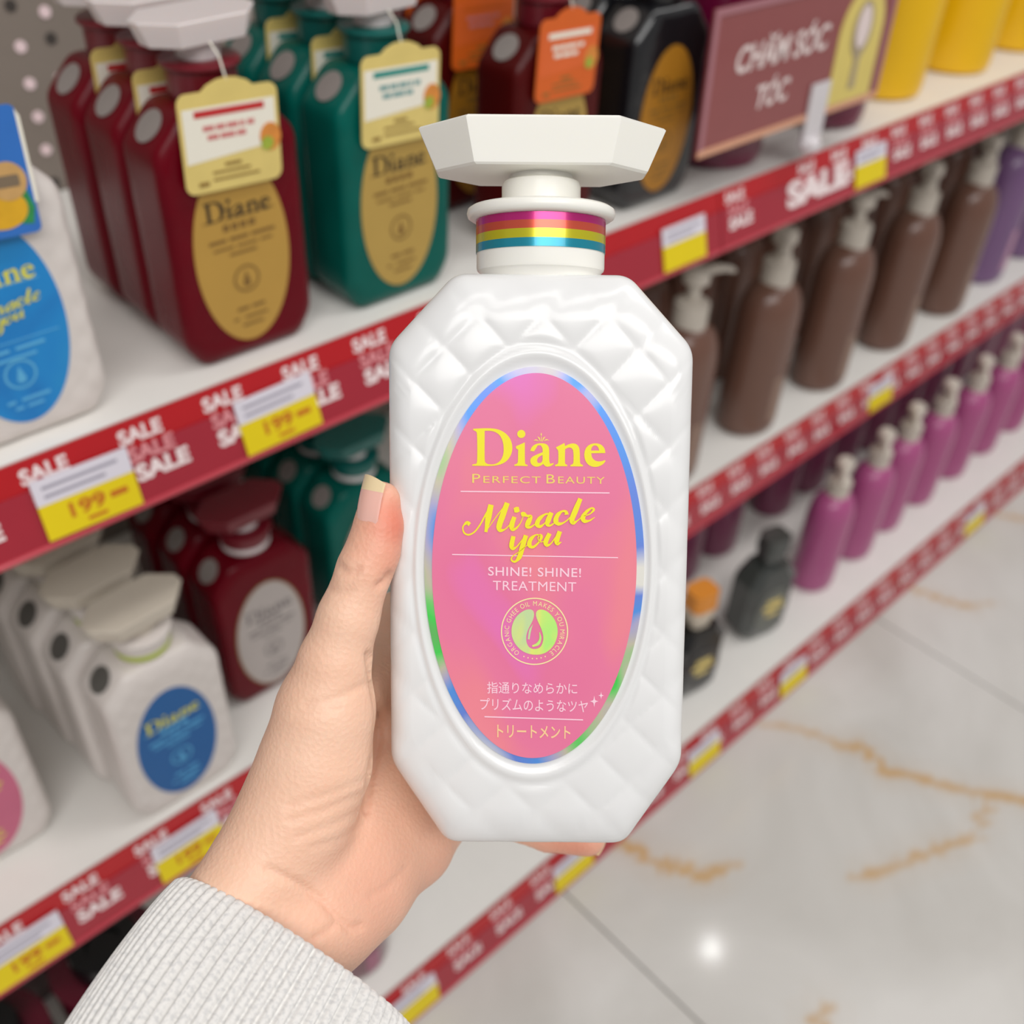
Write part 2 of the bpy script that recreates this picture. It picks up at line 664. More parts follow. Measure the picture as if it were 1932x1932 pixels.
# back wall of the shelving: pegboard sheet with its punched holes
wall = obj('wall_back', MB().box(X0, X1, BACK_Y, BACK_Y + 0.01, 0.0, 1.9).mesh('wall_back', False), steel_grey)
wall['kind'] = 'structure'
wall['label'] = 'grey-brown perforated steel back panel behind the shelves'
hole_light = mat('hole_light', '#f6dcdf', 0.6, vary=0.02)  # pale disc colour stands in for light coming through the holes
hole_dark = mat('hole_dark', '#453f3b', 0.6, vary=0.02)
hole_me = MB().plate(ellipse(0, 0, 0.0042, 0.0042, 16), -0.0008, 0.0006).mesh('hole', True)
for px, py, light in ((38, 88, 1), (55, 158, 1), (110, 148, 1), (72, 220, 1), (88, 282, 1), (105, 344, 0), (20, 10, 0), (85, 22, 1), (98, 72, 0), (3, -60, 1), (-15, -130, 1), (128, 215, 0), (70, -52, 0)):
    d = ray_world(px, py)
    p = CAM + d * (BACK_Y / d.y)
    x = 0.2812 + round((p.x - 0.2812) / 0.0228) * 0.0228
    h = obj_m('hole', hole_me, hole_light if light else hole_dark, wall)
    h.location = (x, BACK_Y, p.z)

plinth = obj('plinth', MB().box(X0, X1, Y_LOW + 0.012, Y_LOW + 0.03, 0.0, Z_LOW - 0.034).mesh('plinth', False), mat('plinth_grey', '#5b5550', 0.5))
tag(plinth, 'dark kick panel under the bottom shelf at the floor', 'kick panel')

# ------------------------------------------------------------------ floor of marble tiles
TILE = 0.600
FX0 = 0.4530
FY0 = 0.372
floor = obj('floor', MB().box(-1.0, 4.8, -1.6, 0.79, -0.05, -0.012).mesh('floor', False), mat('grout', '#8f8a84', 0.8))
floor['kind'] = 'structure'
floor['label'] = 'glossy pale grey marble tile floor with golden veins'

VEINS = [
    ([(1430, 1368), (1477, 1369), (1541, 1386), (1598, 1412), (1617, 1405), (1655, 1435), (1670, 1458), (1711, 1460), (1780, 1482), (1844, 1496), (1882, 1499), (1932, 1511), (2030, 1540)], [.2, .5, .6, .7, 1, 1, 1, .8, .8, .6, .8, .9, .6]),
    ([(1882, 1499), (1867, 1503), (1852, 1541), (1837, 1579), (1784, 1598), (1750, 1609), (1685, 1636), (1640, 1651), (1602, 1657)], [.8, .8, .6, .4, .9, .7, .6, .7, .2]),
    ([(1120, 1572), (1160, 1588), (1200, 1602), (1249, 1641), (1276, 1624), (1310, 1655), (1344, 1651), (1370, 1632), (1405, 1630)], [.6, .8, 1, .8, .8, .9, .9, .5, .15]),
    ([(1690, 1100), (1713, 1108), (1787, 1134), (1830, 1145), (1874, 1136)], [.3, .6, .6, .6, .2]),
    ([(1870, 968), (1895, 973), (1932, 980), (2000, 985)], [.2, .5, .6, .5]),
    ([(1562, 1893), (1552, 1912), (1541, 1940), (1500, 2010)], [.3, .6, .6, .4]),
]
vein_segs = []
for pts, ws in VEINS:
    q = [floor_point(*p) for p in pts]
    for i in range(len(q) - 1):
        vein_segs.append((np.array(q[i][:2]), np.array(q[i + 1][:2]), ws[i], ws[i + 1]))

m = bpy.data.materials.new('marble_tile')
m.use_nodes = True
N, L = m.node_tree.nodes, m.node_tree.links
b = N['Principled BSDF']
b.inputs['Roughness'].default_value = 0.09
at = N.new('ShaderNodeAttribute')
at.attribute_name = 'vein'
tc = N.new('ShaderNodeTexCoord')
nz = N.new('ShaderNodeTexNoise')
nz.inputs['Scale'].default_value = 3.0
nz.inputs['Detail'].default_value = 5
nz.inputs['Distortion'].default_value = 1.2
L.new(tc.outputs['Object'], nz.inputs['Vector'])
cr = N.new('ShaderNodeValToRGB')
cr.color_ramp.elements[0].position = 0.3
cr.color_ramp.elements[0].color = srgb('#c4c1bb') + (1,)
cr.color_ramp.elements[1].position = 0.7
cr.color_ramp.elements[1].color = srgb('#dedcd8') + (1,)
L.new(nz.outputs['Fac'], cr.inputs['Fac'])
mx = N.new('ShaderNodeMix')
mx.data_type = 'RGBA'
mx.inputs[7].default_value = srgb('#c79a55') + (1,)
L.new(at.outputs['Fac'], mx.inputs[0])
L.new(cr.outputs['Color'], mx.inputs[6])
L.new(mx.outputs[2], b.inputs['Base Color'])
marble = m


def vein_value(xy):
    out = np.zeros(len(xy))
    wob = 0.004 * np.sin(xy[:, 0] * 210 + 3 * np.sin(xy[:, 1] * 140)) + 0.003 * np.sin(xy[:, 1] * 320 + 2 * np.sin(xy[:, 0] * 95))
    q = xy + np.stack([wob, -wob], 1)
    for a, b_, wa, wb in vein_segs:
        ab = b_ - a
        t = np.clip(((q - a) @ ab) / (ab @ ab + 1e-12), 0, 1)
        dd = np.linalg.norm(q - (a + t[:, None] * ab), axis=1)
        w = wa + (wb - wa) * t
        out = np.maximum(out, np.clip(1 - dd / (0.0045 + 0.0075 * w), 0, 1) * (0.35 + 0.65 * w))
        out = np.maximum(out, 0.16 * w * np.clip(1 - dd / 0.035, 0, 1))
    return np.clip(out, 0, 1)


def floor_tile(ix, iy, res):
    x0, x1 = FX0 + ix * TILE + 0.0012, FX0 + (ix + 1) * TILE - 0.0012
    y1, y0 = FY0 + (iy + 1) * TILE - 0.0012 - TILE, FY0 + iy * TILE + 0.0012 - TILE
    gx = np.linspace(x0, x1, res + 1)
    gy = np.linspace(y0, y1, res + 1)
    X, Y = np.meshgrid(gx, gy, indexing='ij')
    V = np.stack([X.ravel(), Y.ravel(), np.zeros(X.size)], 1)
    n = res + 1
    i, j = np.meshgrid(np.arange(res), np.arange(res), indexing='ij')
    a = (i * n + j).ravel()
    Fq = np.stack([a, a + n, a + n + 1, a + 1], 1)
    vv = vein_value(V[:, :2]) if res > 4 else np.zeros(len(V))
    k = len(V)
    sk = np.array([(x0, y0, -0.0115), (x1, y0, -0.0115), (x1, y1, -0.0115), (x0, y1, -0.0115)])
    c = [0, res * n, res * n + res, res]
    faces = Fq.tolist() + [(k + 3, k + 2, k + 1, k)]
    edge = [[ii * n for ii in range(n)], [res * n + jj for jj in range(n)], [ii * n + res for ii in range(n)][::-1], list(range(n))[::-1]]
    for e in range(4):
        p, q = k + e, k + (e + 1) % 4
        faces.append(tuple(edge[e][::-1]) + (p, q))
    me = bpy.data.meshes.new('tile')
    me.from_pydata(V.tolist() + sk.tolist(), [], faces)
    at_ = me.attributes.new('vein', 'FLOAT', 'POINT')
    at_.data.foreach_set('value', np.concatenate([vv, np.zeros(4)]))
    me.update()
    obj('tile', me, marble, floor)


for ix in range(-2, 7):
    for iy in (-2, -1, 0):
        floor_tile(ix, iy, 180 if (ix in (-1, 0, 1) and iy == 0) else 2)

# small round ceiling lamps whose mirror images show as spots on the floor
for px, py in ((1342, 1790),):
    p = floor_point(px, py)
    d = (p - CAM).normalized()
    q = p + Vector((d.x, d.y, -d.z)) * (2.95 / -d.z)
    area('ceiling_downlight', q, 0.03, 0.03, 0.45, shape='DISK')

# ------------------------------------------------------------------ ticket strips and price tags
TILT = math.radians(15)
SL = 0.0516
strip_red = mat('strip_red', '#b60d18', 0.28, vary=0.05, coat=0.25)
strip_pocket = mat('strip_pocket_red', '#a32132', 0.22, vary=0.05, coat=0.35)
strip_lip = mat('strip_lip', '#bd3f4c', 0.25, vary=0.04, coat=0.3)
print_white = mat('print_white', '#f2e2e2', 0.45, vary=0.03)
tag_white = mat('tag_white', '#ddd8e2', 0.4, vary=0.03)
tag_yellow = mat('tag_yellow', '#e6cd04', 0.4, vary=0.04)
tag_orange = mat('tag_orange_ink', '#c46a14', 0.5, vary=0.04)
tag_grey = mat('tag_grey_ink', '#9f9aa8', 0.5, vary=0.04)


def strip_matrix(yf, z, x=0.0):
    s, c = math.sin(TILT), math.cos(TILT)
    # local x along the shelf, local z up the strip, local -y out towards the aisle
    m = Matrix(((1, 0, 0, x), (0, c, s, yf - 0.001), (0, -s, c, z), (0, 0, 0, 1)))
    return m


sale_rows = [fit_text('SALE', 0, 0.026, -0.0135, -0.0045, bold=0.35), fit_text('SALE', 0.002, 0.030, -0.0245, -0.0150, bold=0.35), fit_text('SALE', 0.003, 0.036, -0.0365, -0.0260, bold=0.45)]
print_pink = mat('print_pink', '#dc8f94', 0.45, vary=0.03)
for k_, r in enumerate(sale_rows):
    r.materials.append(print_pink if k_ == 1 else print_white)


def ticket_strip(label, yf, z, x0, x1, sale_x, big=None):
    root = thing('ticket_strip', label, 'shelf strip', strip_matrix(yf, z))
    obj('backing', MB().box(x0, x1, -0.0015, 0.0, -SL, 0.0).mesh('backing', False), strip_red, root)
    obj('pocket', MB().box(x0, x1, -0.0027, -0.0016, -SL + 0.003, -0.0165).mesh('pocket', False), strip_pocket, root)
    mb = MB().loft([[(x, -0.0015 - 0.0022 * math.sin(a) - 0.0005, -SL + 0.0012 + 0.0028 * math.cos(a) * 0.8) for a in np.linspace(0, 2 * math.pi, 9)[:-1]] for x in (x0, x1)])
    obj('lip', mb.mesh('lip', True), strip_lip, root)
    for sx in sale_x:
        for k, r in enumerate(sale_rows):
            o = obj('lettering', r, None, root)
            o.location = (sx, -0.0018 if k == 0 else -0.0030, 0)
    if big:
        me = fit_text('SALE', big[0], big[1], -0.040, -0.016, bold=0.5)  # oversized white letters paint in the glare on this strip
        o = obj('lettering', me, print_white, root)
        o.location = (0, -0.0031, 0)
    return root


def px_x(px, py, yf):
    d = ray_world(px, py)
    return (CAM + d * (yf / d.y)).x


tag_white_me = MB().box(-0.027, 0.027, -0.0012, 0.0, 0.0, 0.0145).mesh('upper_half', False)
tag_yellow_me = MB().box(-0.027, 0.027, -0.0012, 0.0, -0.0205, -0.0001).mesh('lower_half', False)
tag_digits = fit_text('199', -0.012, 0.008, -0.0125, -0.0035, bold=0.3)
tag_lines = MB()
for k, (w0, w1) in enumerate(((-0.022, 0.020), (-0.022, 0.012))):
    tag_lines.box(w0, w1, -0.0014, -0.0012, 0.0085 - 0.005 * k, 0.0103 - 0.005 * k)
tag_lines = tag_lines.mesh('small_print', False)
tag_lines2 = MB().box(0.011, 0.021, -0.0014, -0.0012, -0.010, -0.0065)
tag_lines2.box(-0.004, 0.007, -0.0014, -0.0012, -0.0172, -0.0152)
tag_lines2 = tag_lines2.mesh('small_print', False)


def price_tag(label, yf, z, x, digits=True, rot=0.0):
    mtx = strip_matrix(yf, z) @ Matrix.Translation((x, -0.0036, -0.0270)) @ Matrix.Rotation(rot, 4, 'Y')
    root = thing('price_tag', label, 'price tag', mtx, 'white and yellow price tags in the shelf strips')
    up = obj('upper_half', tag_white_me, tag_white, root)
    lo = obj('lower_half', tag_yellow_me, tag_yellow, root)
    obj('small_print', tag_lines, tag_grey, up)
    if digits:
        d = obj('digits', tag_digits, tag_orange, lo)
        d.location = (0, -0.0014, 0)
        obj('small_print', tag_lines2, tag_orange, lo)
    return root


sx_top = [px_x(*p, 0.474) for p in ((38, 905), (225, 835), (385, 775), (535, 715), (668, 665))]
step = (sx_top[-1] - sx_top[0]) / 4
ticket_strip('red sale strip along the top shelf below the red and teal bottles', D0, Z_TOP, X0, 0.703, [sx_top[0] - step * 2, sx_top[0] - step] + sx_top + [sx_top[-1] + step * k for k in range(1, 4)])
xr = 0.712
ticket_strip('red sale strip along the top shelf below the maroon and yellow bottles', D0, Z_TOP, 0.7045, X1, [xr + step * k for k in range(0, 30) if k != 1], big=(0.80, 0.90))
ticket_strip('red sale strip along the middle shelf in front of the brown bottles', D0, Z_MID, X0, X1, [px_x(120, 1700, 0.474) + step * k * 1.02 for k in range(-6, 34)])
ticket_strip('red sale strip along the bottom shelf next to the marble floor', Y_LOW, Z_LOW, X0, X1, [0.2 + step * k for k in range(-8, 34)])

for lab, yf, z, x, dg, rot in (
    ('price tag reading 199 leftmost on the top shelf strip, under the blue label bottle', D0, Z_TOP, px_x(165, 945, 0.472), True, 0.02),
    ('price tag reading 199 on the top shelf strip under the red bottle', D0, Z_TOP, px_x(520, 790, 0.472), True, -0.02),
    ('small price tag on the top shelf strip just right of the held bottle cap', D0, Z_TOP, px_x(1283, 455, 0.472), False, 0),
    ('price tag on the top shelf strip below the hair care sign', D0, Z_TOP, px_x(1637, 300, 0.472), False, 0),
    ('price tag on the middle shelf strip at the left edge of the picture', D0, Z_MID, px_x(48, 1790, 0.472), True, 0),
    ('price tag on the middle shelf strip beside the wrist', D0, Z_MID, px_x(352, 1590, 0.472), True, 0),
    ('price tag on the middle shelf strip under the third brown bottle', D0, Z_MID, px_x(1655, 740, 0.472), False, 0),
    ('price tag on the bottom shelf strip beside the grey sleeve', Y_LOW, Z_LOW, px_x(775, 1890, 0.354), False, 0),
    ('price tag on the bottom shelf strip under the little finger', Y_LOW, Z_LOW, px_x(1075, 1640, 0.354), False, 0),
    ('price tag on the bottom shelf strip right of the held bottle base', Y_LOW, Z_LOW, px_x(1325, 1410, 0.354), False, 0),
    ('price tag on the bottom shelf strip in front of the dark grey bottle', Y_LOW, Z_LOW, px_x(1497, 1255, 0.354), False, 0),
    ('price tag on the bottom shelf strip under the far pink bottles', Y_LOW, Z_LOW, px_x(1850, 940, 0.354), False, 0),
):
    price_tag(lab, yf, z, x, dg, rot)

# ------------------------------------------------------------------ shelf bottles of the faceted kind
body_me = bottle_body_mesh('body', step=4.0, rings=22, quilt=1.0)
body_plain_me = bottle_body_mesh('body', step=4.0, rings=16, quilt=0.35, pitch=26, lip=0.6)
head_me = pump_head_mesh('pump_head')
stem_me = stem_mesh('pump_stem', 24)
collar_me = collar_mesh('collar', 32)
band_lo_me = band_mesh('collar_band', 79.6, 84.0, n=32)
label_me = ellipse_plate('label', LABEL_C[0], LABEL_C[1], 28.0, 51.5, -HALF_D - 0.4, -HALF_D + 0.5, 64)
label_rim_me = ellipse_plate('label_rim', LABEL_C[0], LABEL_C[1], 29.2, 52.8, -HALF_D - 0.2, -HALF_D + 0.4, 64)


def conv_small(cx, cy):
    """letter space of the word -> metres on a shelf bottle's label"""
    return ((cx - 890) * 0.0268 * K + LABEL_C[0] * K, (ZB + 26 - (cy - 380) * 0.0268) * K)


word_small = label_word_mesh(conv_small)
word_small.materials.append(None)
for v in word_small.vertices:
    v.co.y = (-HALF_D - 0.65) * K


def bars_mesh(name, rows, y=-HALF_D - 0.62):
    """rows of broken bars: small print too fine to read. rows: (z, height, [(x0, x1), ...])"""
    mb = MB()
    for z, h, segs in rows:
        for a, b_ in segs:
            mb.box(a, b_, y, y + 0.3, ZB + z - h / 2, ZB + z + h / 2)
    me = mb.mesh(name, False, 35, K)
    me.materials.append(None)
    return me


small_rows = bars_mesh('small_print', [
    (21.5, 0.5, [(-22, 20)]),
    (16.5, 3.6, [(-11, -7.5), (-6, -2.5), (-1, 2.5), (4, 8)]),
    (10.0, 1.8, [(-20, -10), (-8, 3), (5, 19)]),
    (5.5, 1.2, [(-18, -6), (-4, 8), (10, 17)]),
    (1.5, 1.4, [(-9, 7)]),
    (-31.0, 1.8, [(-9, -2), (0, 8)]),
    (-36.5, 1.4, [(-12, -9), (-5, 9)]),
    (-41.0, 1.4, [(-7, 6)]),
])
ring_pts = MB()
for k in range(28):
    a0, a1 = 2 * math.pi * k / 28, 2 * math.pi * (k + 1) / 28
    q = []
    for a in (a0, a1):
        q += [(LABEL_C[0] + 6.6 * math.cos(a), -HALF_D - 0.6, ZB - 14 + 6.6 * math.sin(a)), (LABEL_C[0] + 7.8 * math.cos(a), -HALF_D - 0.6, ZB - 14 + 7.8 * math.sin(a))]
    ring_pts.add(q, [(0, 1, 3, 2)])
ring_pts.plate([(LABEL_C[0] + x, ZB - 14.5 + z) for x, z in ((0, 5), (1.8, -0.5), (2.3, -2.5), (1.2, -4), (-1.2, -4), (-2.3, -2.5), (-1.8, -0.5))], -HALF_D - 0.62, -HALF_D - 0.3)
emblem_small = ring_pts.mesh('emblem', False, 35, K)
emblem_small.materials.append(None)

# round grey security dot on the sloping shoulder
sticker_mb = MB()
sticker_mb.plate(ellipse(0, 0, 9.0, 9.0, 28), -0.4, 0.2)
sticker_me = sticker_mb.mesh('shoulder_sticker', True, 35, K)
sticker_me.materials.append(None)

tag_gold = mat('tag_gold', '#dfc877', 0.35, vary=0.1, scale=60)
tag_paper = mat('tag_paper', '#f0ebdc', 0.45, vary=0.03)
tag_red = mat('tag_red_ink', '#c22a2c', 0.4)
tag_teal = mat('tag_teal_ink', '#2f8f84', 0.4)
tag_pink_ink = mat('tag_pink_ink', '#cf7b78', 0.5)
tag_tealtext = mat('tag_teal_text', '#6f9d9c', 0.5)
fruit_red = mat('fruit_orange', '#d98a3a', 0.4, vary=0.2, scale=200)
fruit_green = mat('fruit_green', '#9fb03c', 0.4, vary=0.2, scale=200)


def tag_outline(w, h):
    """rounded card with an arched top"""
    pts = rounded_rect(-w, w, -h, h, 5.0)
    out = []
    for x, z in pts:
        out.append((x, z))
    top = [(w * 0.52, h), (w * 0.40, h + 2.6), (w * 0.2, h + 4.6), (0, h + 5.2), (-w * 0.2, h + 4.6), (-w * 0.40, h + 2.6), (-w * 0.52, h)]
    i = max(range(len(out)), key=lambda k: (out[k][1], out[k][0]))
    # insert the arch after the right top corner arc
    idx = [k for k in range(len(out)) if abs(out[k][1] - h) < 1e-6 and out[k][0] > 0][-1]
    return out[:idx + 1] + top + out[idx + 1:]


def tag_part(name, outline, y0, y1):
    me = MB().plate(outline, y0, y1).mesh(name, False, 35, K)
    me.materials.append(None)
    return me


TW, TH = 27.0, 24.0
tag_card_me = tag_part('card', tag_outline(TW, TH), -0.3, 0.3)
tag_paper_me = tag_part('paper_panel', [(-TW + 2, -9), (TW - 2, -5), (TW - 2, 17), (-TW + 2, 17)], -0.45, -0.31)
tag_bar_me = tag_part('title_bar', [(-19, 12.4), (19, 12.4), (19, 15.6), (-19, 15.6)], -0.6, -0.46)
mbx = MB()
for z, segs in ((7.0, [(-15, -9), (-8, -3), (-2, 4), (5, 7.5), (9, 13)]), (2.6, [(-13, -7), (-6, 2), (3, 8)])):
    for a, b_ in segs:
        mbx.box(a, b_, -0.6, -0.46, z - 1.25, z + 1.25)
tag_text_me = mbx.mesh('small_print', False, 35, K)
tag_text_me.materials.append(None)
mbx = MB()
for z, h, segs in ((-11.5, 1.4, [(-5, 4)]), (-14.8, 1.0, [(-12, 9)]), (-18.3, 1.0, [(-12, 14)])):
    for a, b_ in segs:
        mbx.box(a, b_, -0.6, -0.31, z - h / 2, z + h / 2)
mbx.box(-20, -14.5, -0.6, -0.31, -20.5, -18.6)
tag_foot_me = mbx.mesh('small_print', False, 35, K)
tag_foot_me.materials.append(None)
tag_foot_ink = mat('tag_foot_ink', '#8a6a2c', 0.5)
fruit_me = tag_part('fruit_picture', ellipse(21.5, -2, 6.0, 7.0, 20), -0.7, -0.46)
leaf_me = tag_part('leaf_picture', ellipse(19.5, -5.0, 3.6, 3.4, 16), -0.85, -0.71)
cord_me = MB().loft([[(0.5 * math.cos(a) + x, 0.5 * math.sin(a) + y, z) for a in np.linspace(0, 2 * math.pi, 7)[:-1]] for x, y, z in ((0, 0, TH + 4), (-1, 3, TH + 14), (-2, 10, TH + 20))]).mesh('tie', True, 35, K)
cord_me.materials.append(None)


def hang_tag(root, title_mat, text_mat, card=None, paper=None, dx=-1.0, dz=62.0, rot=0.04, lean=0.0):
    t = bpy.data.objects.new('hang_tag', tag_card_me)
    COL.objects.link(t)
    t.parent = root
    t.material_slots[0].link = 'OBJECT'
    t.material_slots[0].material = card or tag_gold
    t.matrix_local = Matrix.Translation((dx * K, (-HALF_D - 3.5) * K, (ZB + dz) * K)) @ Matrix.Rotation(rot, 4, 'Y') @ Matrix.Rotation(-lean, 4, 'X')
    obj_m('paper_panel', tag_paper_me, paper or tag_paper, t)
    obj_m('title_bar', tag_bar_me, title_mat, t)
    obj_m('small_print', tag_text_me, text_mat, t)
    obj_m('small_print', tag_foot_me, tag_foot_ink, t)
    obj_m('fruit_picture', fruit_me, fruit_red, t)
    obj_m('leaf_picture', leaf_me, fruit_green, t)
    obj_m('tie', cord_me, tag_paper, t)
    return t


def shelf_bottle(name, label, group, matrix, body, head, collar, labelm, ink, rim=None, plain=True, sticker=None, stem=None, head_rot=0.0, band=None, ink2=None):
    root = thing(name, label, 'bottle', matrix, group)
    obj_m('body', body_plain_me if plain else body_me, body, root)
    c = obj_m('collar', collar_me, collar, root)
    if band:
        obj_m('collar_band', band_lo_me, band, c)
    s = obj_m('pump_stem', stem_me, stem or head, root)
    h = obj_m('pump_head', head_me, head, root)
    h.rotation_euler = (0, 0, head_rot)
    lb = obj_m('label', label_me, labelm, root)
    if rim:
        obj_m('label_rim', label_rim_me, rim, root)
    obj_m('brand_lettering', word_small, ink, lb)
    obj_m('small_print', small_rows, ink2 or ink, lb)
    obj_m('emblem', emblem_small, ink2 or ink, lb)
    if sticker:
        st = obj_m('shoulder_sticker', sticker_me, sticker, root)
        # on the left sloping shoulder
        nrm = Vector((-18.5, 0, 17.5)).normalized()
        mid = Vector((-31.2, 0, ZB + 67.3))
        yax = -nrm
        zax = Vector((0, 1, 0))
        xax = yax.cross(zax)
        st.matrix_local = Matrix(((xax.x, yax.x, zax.x, (mid.x + nrm.x * 0.5) * K), (xax.y, yax.y, zax.y, mid.y * K), (xax.z, yax.z, zax.z, (mid.z + nrm.z * 0.5) * K), (0, 0, 0, 1)))
    return root


red_body = mat('red_plastic', '#620012', 0.27, vary=0.25, scale=25, spec=0.18)
red_collar = mat('red_collar', '#6d1522', 0.3)
teal_body = mat('teal_plastic', '#025a50', 0.2, vary=0.3, scale=25, spec=0.18)
teal_collar = mat('teal_collar', '#0e5f59', 0.3)
brown_body = mat('dark_red_brown_plastic', '#4b0a0a', 0.27, vary=0.2, scale=25, spec=0.18)
black_body = mat('black_plastic', '#17171a', 0.2, vary=0.1, coat=0.3)
white_body = mat('white_bottle_plastic', '#dcd4cf', 0.3, vary=0.03)
frosted_head = mat('frosted_head', '#d9cfce', 0.35, vary=0.03, sss=0.2)
cream_head = mat('cream_head', '#cfc5b6', 0.35, vary=0.03)
gold_label = mat('gold_label', '#bd9443', 0.4, metallic=0.15, vary=0.06, scale=30)
gold_label_pale = mat('gold_label_pale', '#bb9a4e', 0.4, metallic=0.15, vary=0.06)
gold_label_deep = mat('gold_label_deep', '#b37a22', 0.4, metallic=0.15, vary=0.06)
white_label = mat('white_label', '#b3aaa6', 0.45, vary=0.03)
white_rim = mat('champagne_rim', '#8c6a3a', 0.4, metallic=0.2)
blue_label = ramp_mat('blue_label', [(0.3, '#0a74c0'), (0.5, '#0f86cf'), (0.7, '#1c90cf')], 0.35, scale=20)
blue_label_deep = mat('blue_label_deep', '#0a5c9e', 0.35, vary=0.06)
pink_label = mat('pink_label', '#cc6886', 0.35, vary=0.1, scale=30)
ink_dark = mat('ink_dark', '#2e2113', 0.5)
ink_brown = mat('ink_brown', '#7d5c26', 0.5)
ink_yellow = mat('ink_yellow', '#dcd74a', 0.5)
ink_paleblue = mat('ink_pale_blue', '#5cb0dd', 0.5)
ink_grey = mat('ink_grey', '#77706f', 0.5)
grey_dot = mat('grey_dot', '#8e8682', 0.45, vary=0.04)
dark_dot = mat('dark_dot', '#5a5854', 0.45, vary=0.04)
lime_band = mat('lime_band', '#aebd3a', 0.3)

YF = 0.5157
ORD = ['front', 'second', 'third', 'rearmost']


def row(name, desc, group, x, y0, n, dy=0.0476, z=Z_TOP, tagkw=None, jitter=0.002, heads=None, dx=0.0, rz=0.0, **kw):
    for k in range(n):
        lab = desc.format(['front', 'second from front', 'third from front', 'rearmost'][k])
        b_ = shelf_bottle(name, lab, group, T(x + dx * k + random.uniform(-jitter, jitter), y0 + dy * k, z + 0.0005, rz + random.uniform(-0.02, 0.02)), head_rot=(heads[k] if heads else 0.0), **kw)
        if tagkw:
            hang_tag(b_, **tagkw)


row('shampoo_bottle', 'deep red faceted pump bottle with gold oval label, {} on the top shelf', 'red bottles on the top shelf', 0.2705, YF, 3,
    heads=[0.10, 0.06, 0.03], tagkw=dict(title_mat=tag_red, text_mat=tag_pink_ink), body=red_body, head=frosted_head, collar=red_collar, labelm=gold_label, ink=ink_dark, ink2=ink_brown, sticker=grey_dot)
row('shampoo_bottle', 'teal green faceted pump bottle with gold oval label, {} on the top shelf', 'teal bottles on the top shelf', 0.3845, YF, 3,
    heads=[0.1, 0.0, 0.0], tagkw=dict(title_mat=tag_teal, text_mat=tag_tealtext), body=teal_body, head=frosted_head, collar=teal_collar, labelm=gold_label_pale, ink=ink_dark, ink2=ink_brown, sticker=grey_dot)
tag_orange_card = mat('tag_orange_card', '#d9621c', 0.4, vary=0.1)
tag_orange_panel = mat('tag_orange_panel', '#e0662b', 0.4, vary=0.1)
row('shampoo_bottle', 'dark red bottle in deep shade behind the orange tagged front bottle, {}', 'dark red bottles with orange tags', 0.524, YF + 0.085, 2,
    tagkw=dict(title_mat=tag_orange_card, text_mat=tag_pink_ink, card=tag_orange_card, paper=tag_orange_panel), body=brown_body, head=frosted_head, collar=red_collar, labelm=gold_label_deep, ink=ink_dark, ink2=ink_brown, sticker=grey_dot)
row('shampoo_bottle', 'dark red bottle with bright orange tag next to the black bottle, {} one', 'dark red bottles with orange tags', 0.522, YF, 1,
    tagkw=dict(title_mat=tag_paper, text_mat=tag_paper, card=tag_orange_card, paper=tag_orange_panel), body=brown_body, head=frosted_head, collar=red_collar, labelm=gold_label_pale, ink=ink_dark, ink2=ink_brown, sticker=grey_dot)
row('shampoo_bottle', 'black faceted bottle with tall gold oval label, {} one', 'black bottles on the top shelf', 0.641, YF, 2,
    body=black_body, head=black_body, collar=black_body, labelm=gold_label_deep, ink=ink_dark, ink2=ink_brown, sticker=grey_dot)

# white bottle with the blue label at the left end of the top shelf, with its own blue card
blue_front = shelf_bottle('shampoo_bottle', 'white quilted bottle with bright blue oval label at the left end of the top shelf', 'white bottles with blue labels',
                          T(0.134, YF - 0.001, Z_TOP + 0.0005), body=white_body, head=cream_head, collar=white_body, labelm=blue_label, ink=ink_yellow, ink2=ink_paleblue, plain=False, rim=white_body, band=lime_band)
blue_card = mat('blue_card', '#2f6fc0', 0.4, vary=0.12, scale=40)
blue_tag = bpy.data.objects.new('hang_tag', tag_part('card', rounded_rect(-29, 29, -27, 27, 3.0), -0.3, 0.3))
COL.objects.link(blue_tag)
blue_tag.parent = blue_front
blue_tag.data.materials[0] = blue_card
blue_tag.matrix_local = Matrix.Translation((-3.0 * K, (-HALF_D - 3.5) * K, (ZB + 72) * K)) @ Matrix.Rotation(0.06, 4, 'Y') @ Matrix.Rotation(-0.1, 4, 'X')
obj_m('white_edge', tag_part('white_edge', [(28.6, -14), (30.2, -14), (30.2, 22), (28.6, 25)], -0.5, 0.5), tag_paper, blue_tag)
obj_m('badge_picture', tag_part('badge_picture', ellipse(19.0, -3.5, 8.2, 8.2, 24), -0.7, -0.31), mat('badge_tan', '#c79d62', 0.4, vary=0.15, scale=200), blue_tag)
obj_m('bowl_picture', tag_part('bowl_picture', ellipse(14.0, -15, 11.0, 8.5, 24), -0.55, -0.31), mat('bowl_honey', '#dba722', 0.35, vary=0.15, scale=150), blue_tag)
obj_m('leaf_picture', tag_part('leaf_picture', [(18, -12), (26, -8), (28, -16), (26, -23), (20, -22)], -0.5, -0.31), mat('leaf_green', '#2f8a4c', 0.4, vary=0.3, scale=300), blue_tag)
obj_m('badge_print', tag_part('badge_print', rounded_rect(14, 24, -6, -1, 1.0), -0.85, -0.71), mat('badge_ink', '#7b6a55', 0.5), blue_tag)
me = fit_text('po', 6 * K, 19 * K, 7 * K, 15 * K)
for v in me.vertices:
    v.co.y = -0.6 * K
obj('card_lettering', me, mat('card_ink', '#7fb08f', 0.5), blue_tag)
